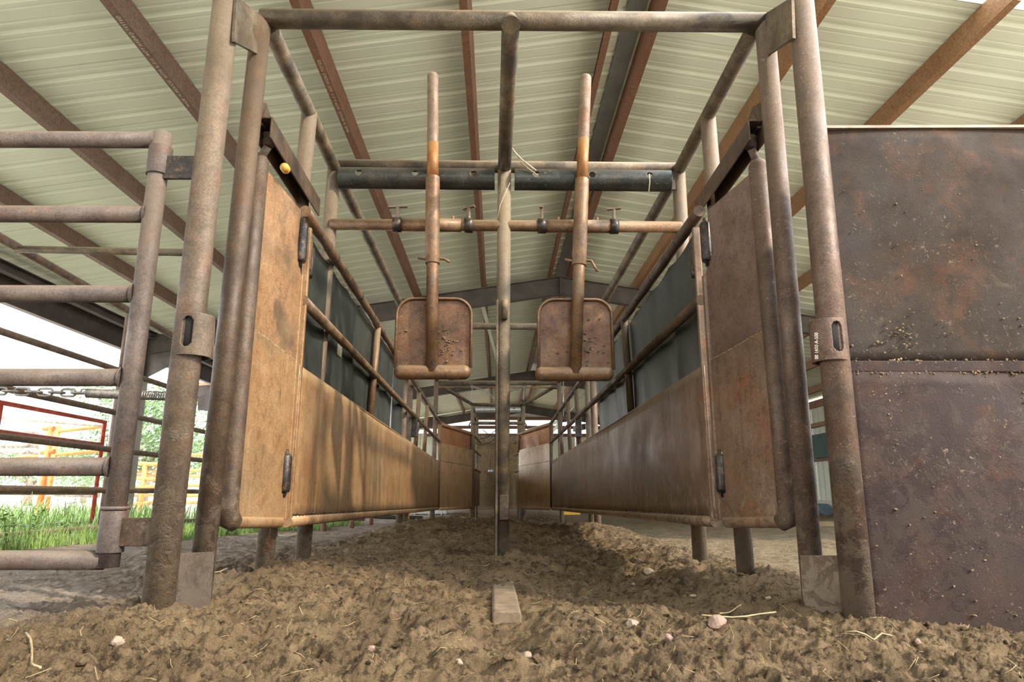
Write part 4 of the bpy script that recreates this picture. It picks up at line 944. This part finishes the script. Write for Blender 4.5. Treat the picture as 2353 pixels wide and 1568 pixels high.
def edge_x(y): return -3.45+.30*max(0, min(y, 9)-5.0)+.12*math.sin(y*3)
def gpt():
    y = 3.4+random.random()**1.3*9; x = edge_x(y)-random.random()**1.5*2.6; return x, y, gz(x, y)-.01
o = blades('grass_strip', 21000, gpt, .04, .17, .004, 'grass'); tag(o, 'bright green grass growing along the left edge of the dirt', 'grass', kind='stuff')
def gpt2():
    y = 4+random.random()*11; x = -5.2-random.random()*6; return x, y, -.5
o = blades('tall_grass', 7000, gpt2, .15, .5, .008, 'grass'); tag(o, 'taller loose grass beyond the left pipe fence', 'grass', kind='stuff')
def weed(px, py, Y, h, label):
    p = at(px, py, Y); z0 = gz(p.x, p.y); t = thing('weed', label, 'weed', (p.x, p.y, z0), 'broad-leaved weeds by the left fence')
    st = MB(); lv = MB()
    for k in range(5):
        a = random.uniform(0, 6.28); d = Vector((math.cos(a)*.25, math.sin(a)*.25, 1)); top = Vector((p.x, p.y, z0))+d*h*random.uniform(.7, 1)
        st.tube([(p.x, p.y, z0-.02), top], [.005, .002], 5)
        for j in range(16):
            f = random.uniform(.2, 1); c = Vector((p.x, p.y, z0)).lerp(top, f); b2 = random.uniform(0, 6.28); L2 = random.uniform(.03, .07); e = Vector((math.cos(b2), math.sin(b2), random.uniform(-.2, .5)))*L2; s2 = Vector((-e.y, e.x, 0)).normalized()*L2*.28
            lv.add([c, c+e*.5+s2, c+e, c+e*.5-s2], [(0, 1, 2, 3)], False)
    st.build('stem', 'grass', t); o = lv.build('leaves', 'grass', t, fix=False); o['kind'] = 'stuff'
weed(75, 1190, 5.4, .42, 'leafy weed standing by the left gate rails'); weed(150, 1200, 6.6, .40, 'smaller leafy weed beside the red gate post')
weed(30, 1200, 4.9, .30, 'low weed at the far left edge')
def tree(px, Y, base_z, h, rad, label, nleaf=5200):
    p = at(px, 1150, Y); z0 = base_z; t = thing('tree', label, 'tree', (p.x, p.y, z0), 'trees beyond the yard')
    tk = MB(); top = Vector((p.x, p.y, z0+h*.6)); tk.tube([(p.x, p.y, z0-.3), (p.x+.1, p.y, z0+h*.3), top], [.28, .2, .1], 9)
    br = []
    for k in range(9):
        a = random.uniform(0, 6.28); s0 = Vector((p.x, p.y, z0+h*random.uniform(.25, .6))); e = s0+Vector((math.cos(a)*rad*.75, math.sin(a)*rad*.75, h*random.uniform(.1, .35))); tk.tube([s0, s0.lerp(e, .5)+Vector((0, 0, .15)), e], [.09, .06, .02], 6); br.append(e)
    tk.build('trunk', 'bark', t); cs = [Vector((p.x+random.gauss(0, rad*.5), p.y+random.gauss(0, rad*.5), z0+h*random.uniform(.3, .95))) for _ in range(34)]+br
    vs = []; fs = []
    for i in range(nleaf):
        c = random.choice(cs)+Vector((random.gauss(0, 1), random.gauss(0, 1), random.gauss(0, .8)))*rad*.18; s2 = random.uniform(.06, .14); n1 = Vector((random.gauss(0, 1), random.gauss(0, 1), random.gauss(0, 1))).normalized(); n2 = n1.orthogonal().normalized(); n3 = n1.cross(n2); o_ = len(vs)
        vs += [tuple(c-n2*s2), tuple(c+n3*s2*.45), tuple(c+n2*s2), tuple(c-n3*s2*.45)]; fs.append((o_, o_+1, o_+2, o_+3))
    me = bpy.data.meshes.new('foliage'); me.from_pydata([tuple(Vector(v)-Vector((p.x, p.y, z0))) for v in vs], [], fs); me.materials.append(M['leaf']); o = bpy.data.objects.new('foliage', me); C.objects.link(o); o.parent = t; o['kind'] = 'stuff'
tree(325, 33, -.6, 5.6, 2.6, 'leafy tree seen between the gate end and the left outer post', 9000)
tree(480, 52, -.6, 6.2, 2.8, 'leafy tree seen between the two left posts', 8000)
tree(190, 60, -.6, 4.6, 3.0, 'low broad tree behind the orange corral panels', 6000)
tree(60, 44, -.6, 3.6, 2.6, 'distant shrubby tree at the far left beyond the corral', 4000)
tree(1300, 75, -.6, 5, 3.5, 'distant tree seen under the right side panel', 3000)

# ---------------------------------------------------------------- loose stuff on the dirt
cl_ = MB()
def scatter_xy():
    y = .75*(9/.75)**random.random(); x = random.uniform(-1.15, 1.15)*y*.85; return x, y
pts = []
N_CL = 5200
xs, ys = zip(*[scatter_xy() for _ in range(N_CL)]); zs = g1(np.array(xs), np.array(ys))
for x, y, z in zip(xs, ys, zs):
    r = min(.018, random.lognormvariate(-5.5, .55)); 
    if abs(x) > 1.3 and r > .011: r = .008
    add_lump(cl_, Vector((x, y, z+r*.15)), r, .7)
o = cl_.build('dirt_clods', 'dirt', None, fix=False); tag(o, 'crumbly clods of dirt and manure strewn over the alley floor', 'dirt', kind='stuff')
st = MB()
N_ST = 1300
xs, ys = zip(*[scatter_xy() for _ in range(N_ST)])
for x, y in zip(xs, ys):
    L2 = random.uniform(.012, .05)*(1.6 if random.random() < .12 else 1); a = random.uniform(0, PI); dx, dy = math.cos(a)*L2/2, math.sin(a)*L2/2; bend = random.uniform(-.2, .2)*L2
    z0, z1, zc = gz(x-dx, y-dy), gz(x+dx, y+dy), gz(x, y); lift = .004
    st.tube([(x-dx, y-dy, z0+lift), (x-dy/L2*bend*2, y+dx/L2*bend*2, max(zc, (z0+z1)/2)+lift+.002), (x+dx, y+dy, z1+lift+random.uniform(0, .012))], random.uniform(.0004, .0009), 4, True)
o = st.build('straw_bits', 'straw', None, fix=False); tag(o, 'scattered bits of dry straw on the dirt', 'straw', kind='stuff')
def stone(px, py, size, mat, label, flat=.6, z=None):
    # find where the ray meets the ground
    d = ray(px, py).normalized(); tt_ = .5
    while tt_ < 12:
        p = d*tt_
        if p.z < gz(p.x, p.y): break
        tt_ += .01
    bm = bmesh.new(); bmesh.ops.create_icosphere(bm, subdivisions=2, radius=1)
    pl = [(Vector((random.gauss(0, 1), random.gauss(0, 1), random.gauss(0, 1))).normalized(), random.uniform(.55, .85)) for _ in range(9)]
    for v in bm.verts:
        for nn, dd in pl:
            e = v.co.dot(nn)-dd
            if e > 0: v.co -= nn*e
        v.co = Vector((v.co.x*size, v.co.y*size*.75, v.co.z*size*flat))
    me = bpy.data.meshes.new('stone'); bm.to_mesh(me); bm.free(); me.materials.append(M[mat]); o = bpy.data.objects.new('stone', me); C.objects.link(o)
    o.location = (p.x, p.y, p.z+size*flat*.35); o.rotation_euler = (random.uniform(-.2, .2), random.uniform(-.2, .2), random.uniform(0, 3)); tag(o, label, 'stone')
for px, py, s_, mt, lb in ((1490, 1318, .030, 'stone', 'pale stone right of the timber block, farthest of the big ones'), (1453, 1440, .028, 'stone', 'flat grey stone on open dirt right of the timber block'),
        (1648, 1438, .034, 'stone_pink', 'pinkish stone beside crossed straws near the right sheet gate'), (1535, 1470, .017, 'stone_pink', 'small pink stone between the flat grey stone and right gate'),
        (1212, 1512, .020, 'stone', 'pale stone at the bottom centre of the dirt'), (1592, 1372, .014, 'stone', 'small white stone in front of the right panel posts'),
        (1455, 1345, .012, 'stone', 'small pale stone next to a dark clod'), (1765, 1378, .016, 'stone', 'pale stone at the foot of the second right post'),
        (854, 1494, .015, 'stone_pink', 'small reddish stone in the front left dirt'), (270, 1478, .020, 'stone', 'grey stone in the dirt left of the berm'),
        (2110, 1480, .016, 'stone', 'pale stone below the right sheet gate'), (1055, 1525, .012, 'stone', 'tiny grey stone near the bottom centre left'), (230, 1362, .016, 'stone', 'small brown stone on the flat dirt under the left gate')):
    stone(px, py, s_, mt, lb)
# longer single straws
def straw(px, py, L2, ang, label):
    d = ray(px, py).normalized(); tt_ = .5
    while tt_ < 8:
        p = d*tt_
        if p.z < gz(p.x, p.y): break
        tt_ += .01
    pts = []
    for f in np.linspace(-.5, .5, 6):
        x = p.x+math.cos(ang)*L2*f; y = p.y+math.sin(ang)*L2*f+.04*L2*math.sin(f*5); pts.append((x, y, max(gz(x, y), p.z)+.006+.02*abs(f)))
    o = MB().tube(pts, .0022, 6).build('straw_stalk', 'straw'); tag(o, label, 'straw')
straw(1700, 1425, .22, .15, 'long straw lying by the pinkish stone'); straw(1680, 1412, .2, .9, 'tilted straw crossing the long one by the pinkish stone')
straw(70, 1530, .22, 2.3, 'pale straw in the bottom left corner'); straw(500, 1320, .10, 1.3, 'straw on the berm behind the left posts'); straw(2000, 1480, .12, .1, 'pale straw under the right sheet gate')

# ---------------------------------------------------------------- lift everything so that the dirt lies at about z = 0
for o in list(sc.objects):
    if 'org' in o: del o['org']
    if o.parent is None and o is not cam and o.type != 'LIGHT': o.location.z += H
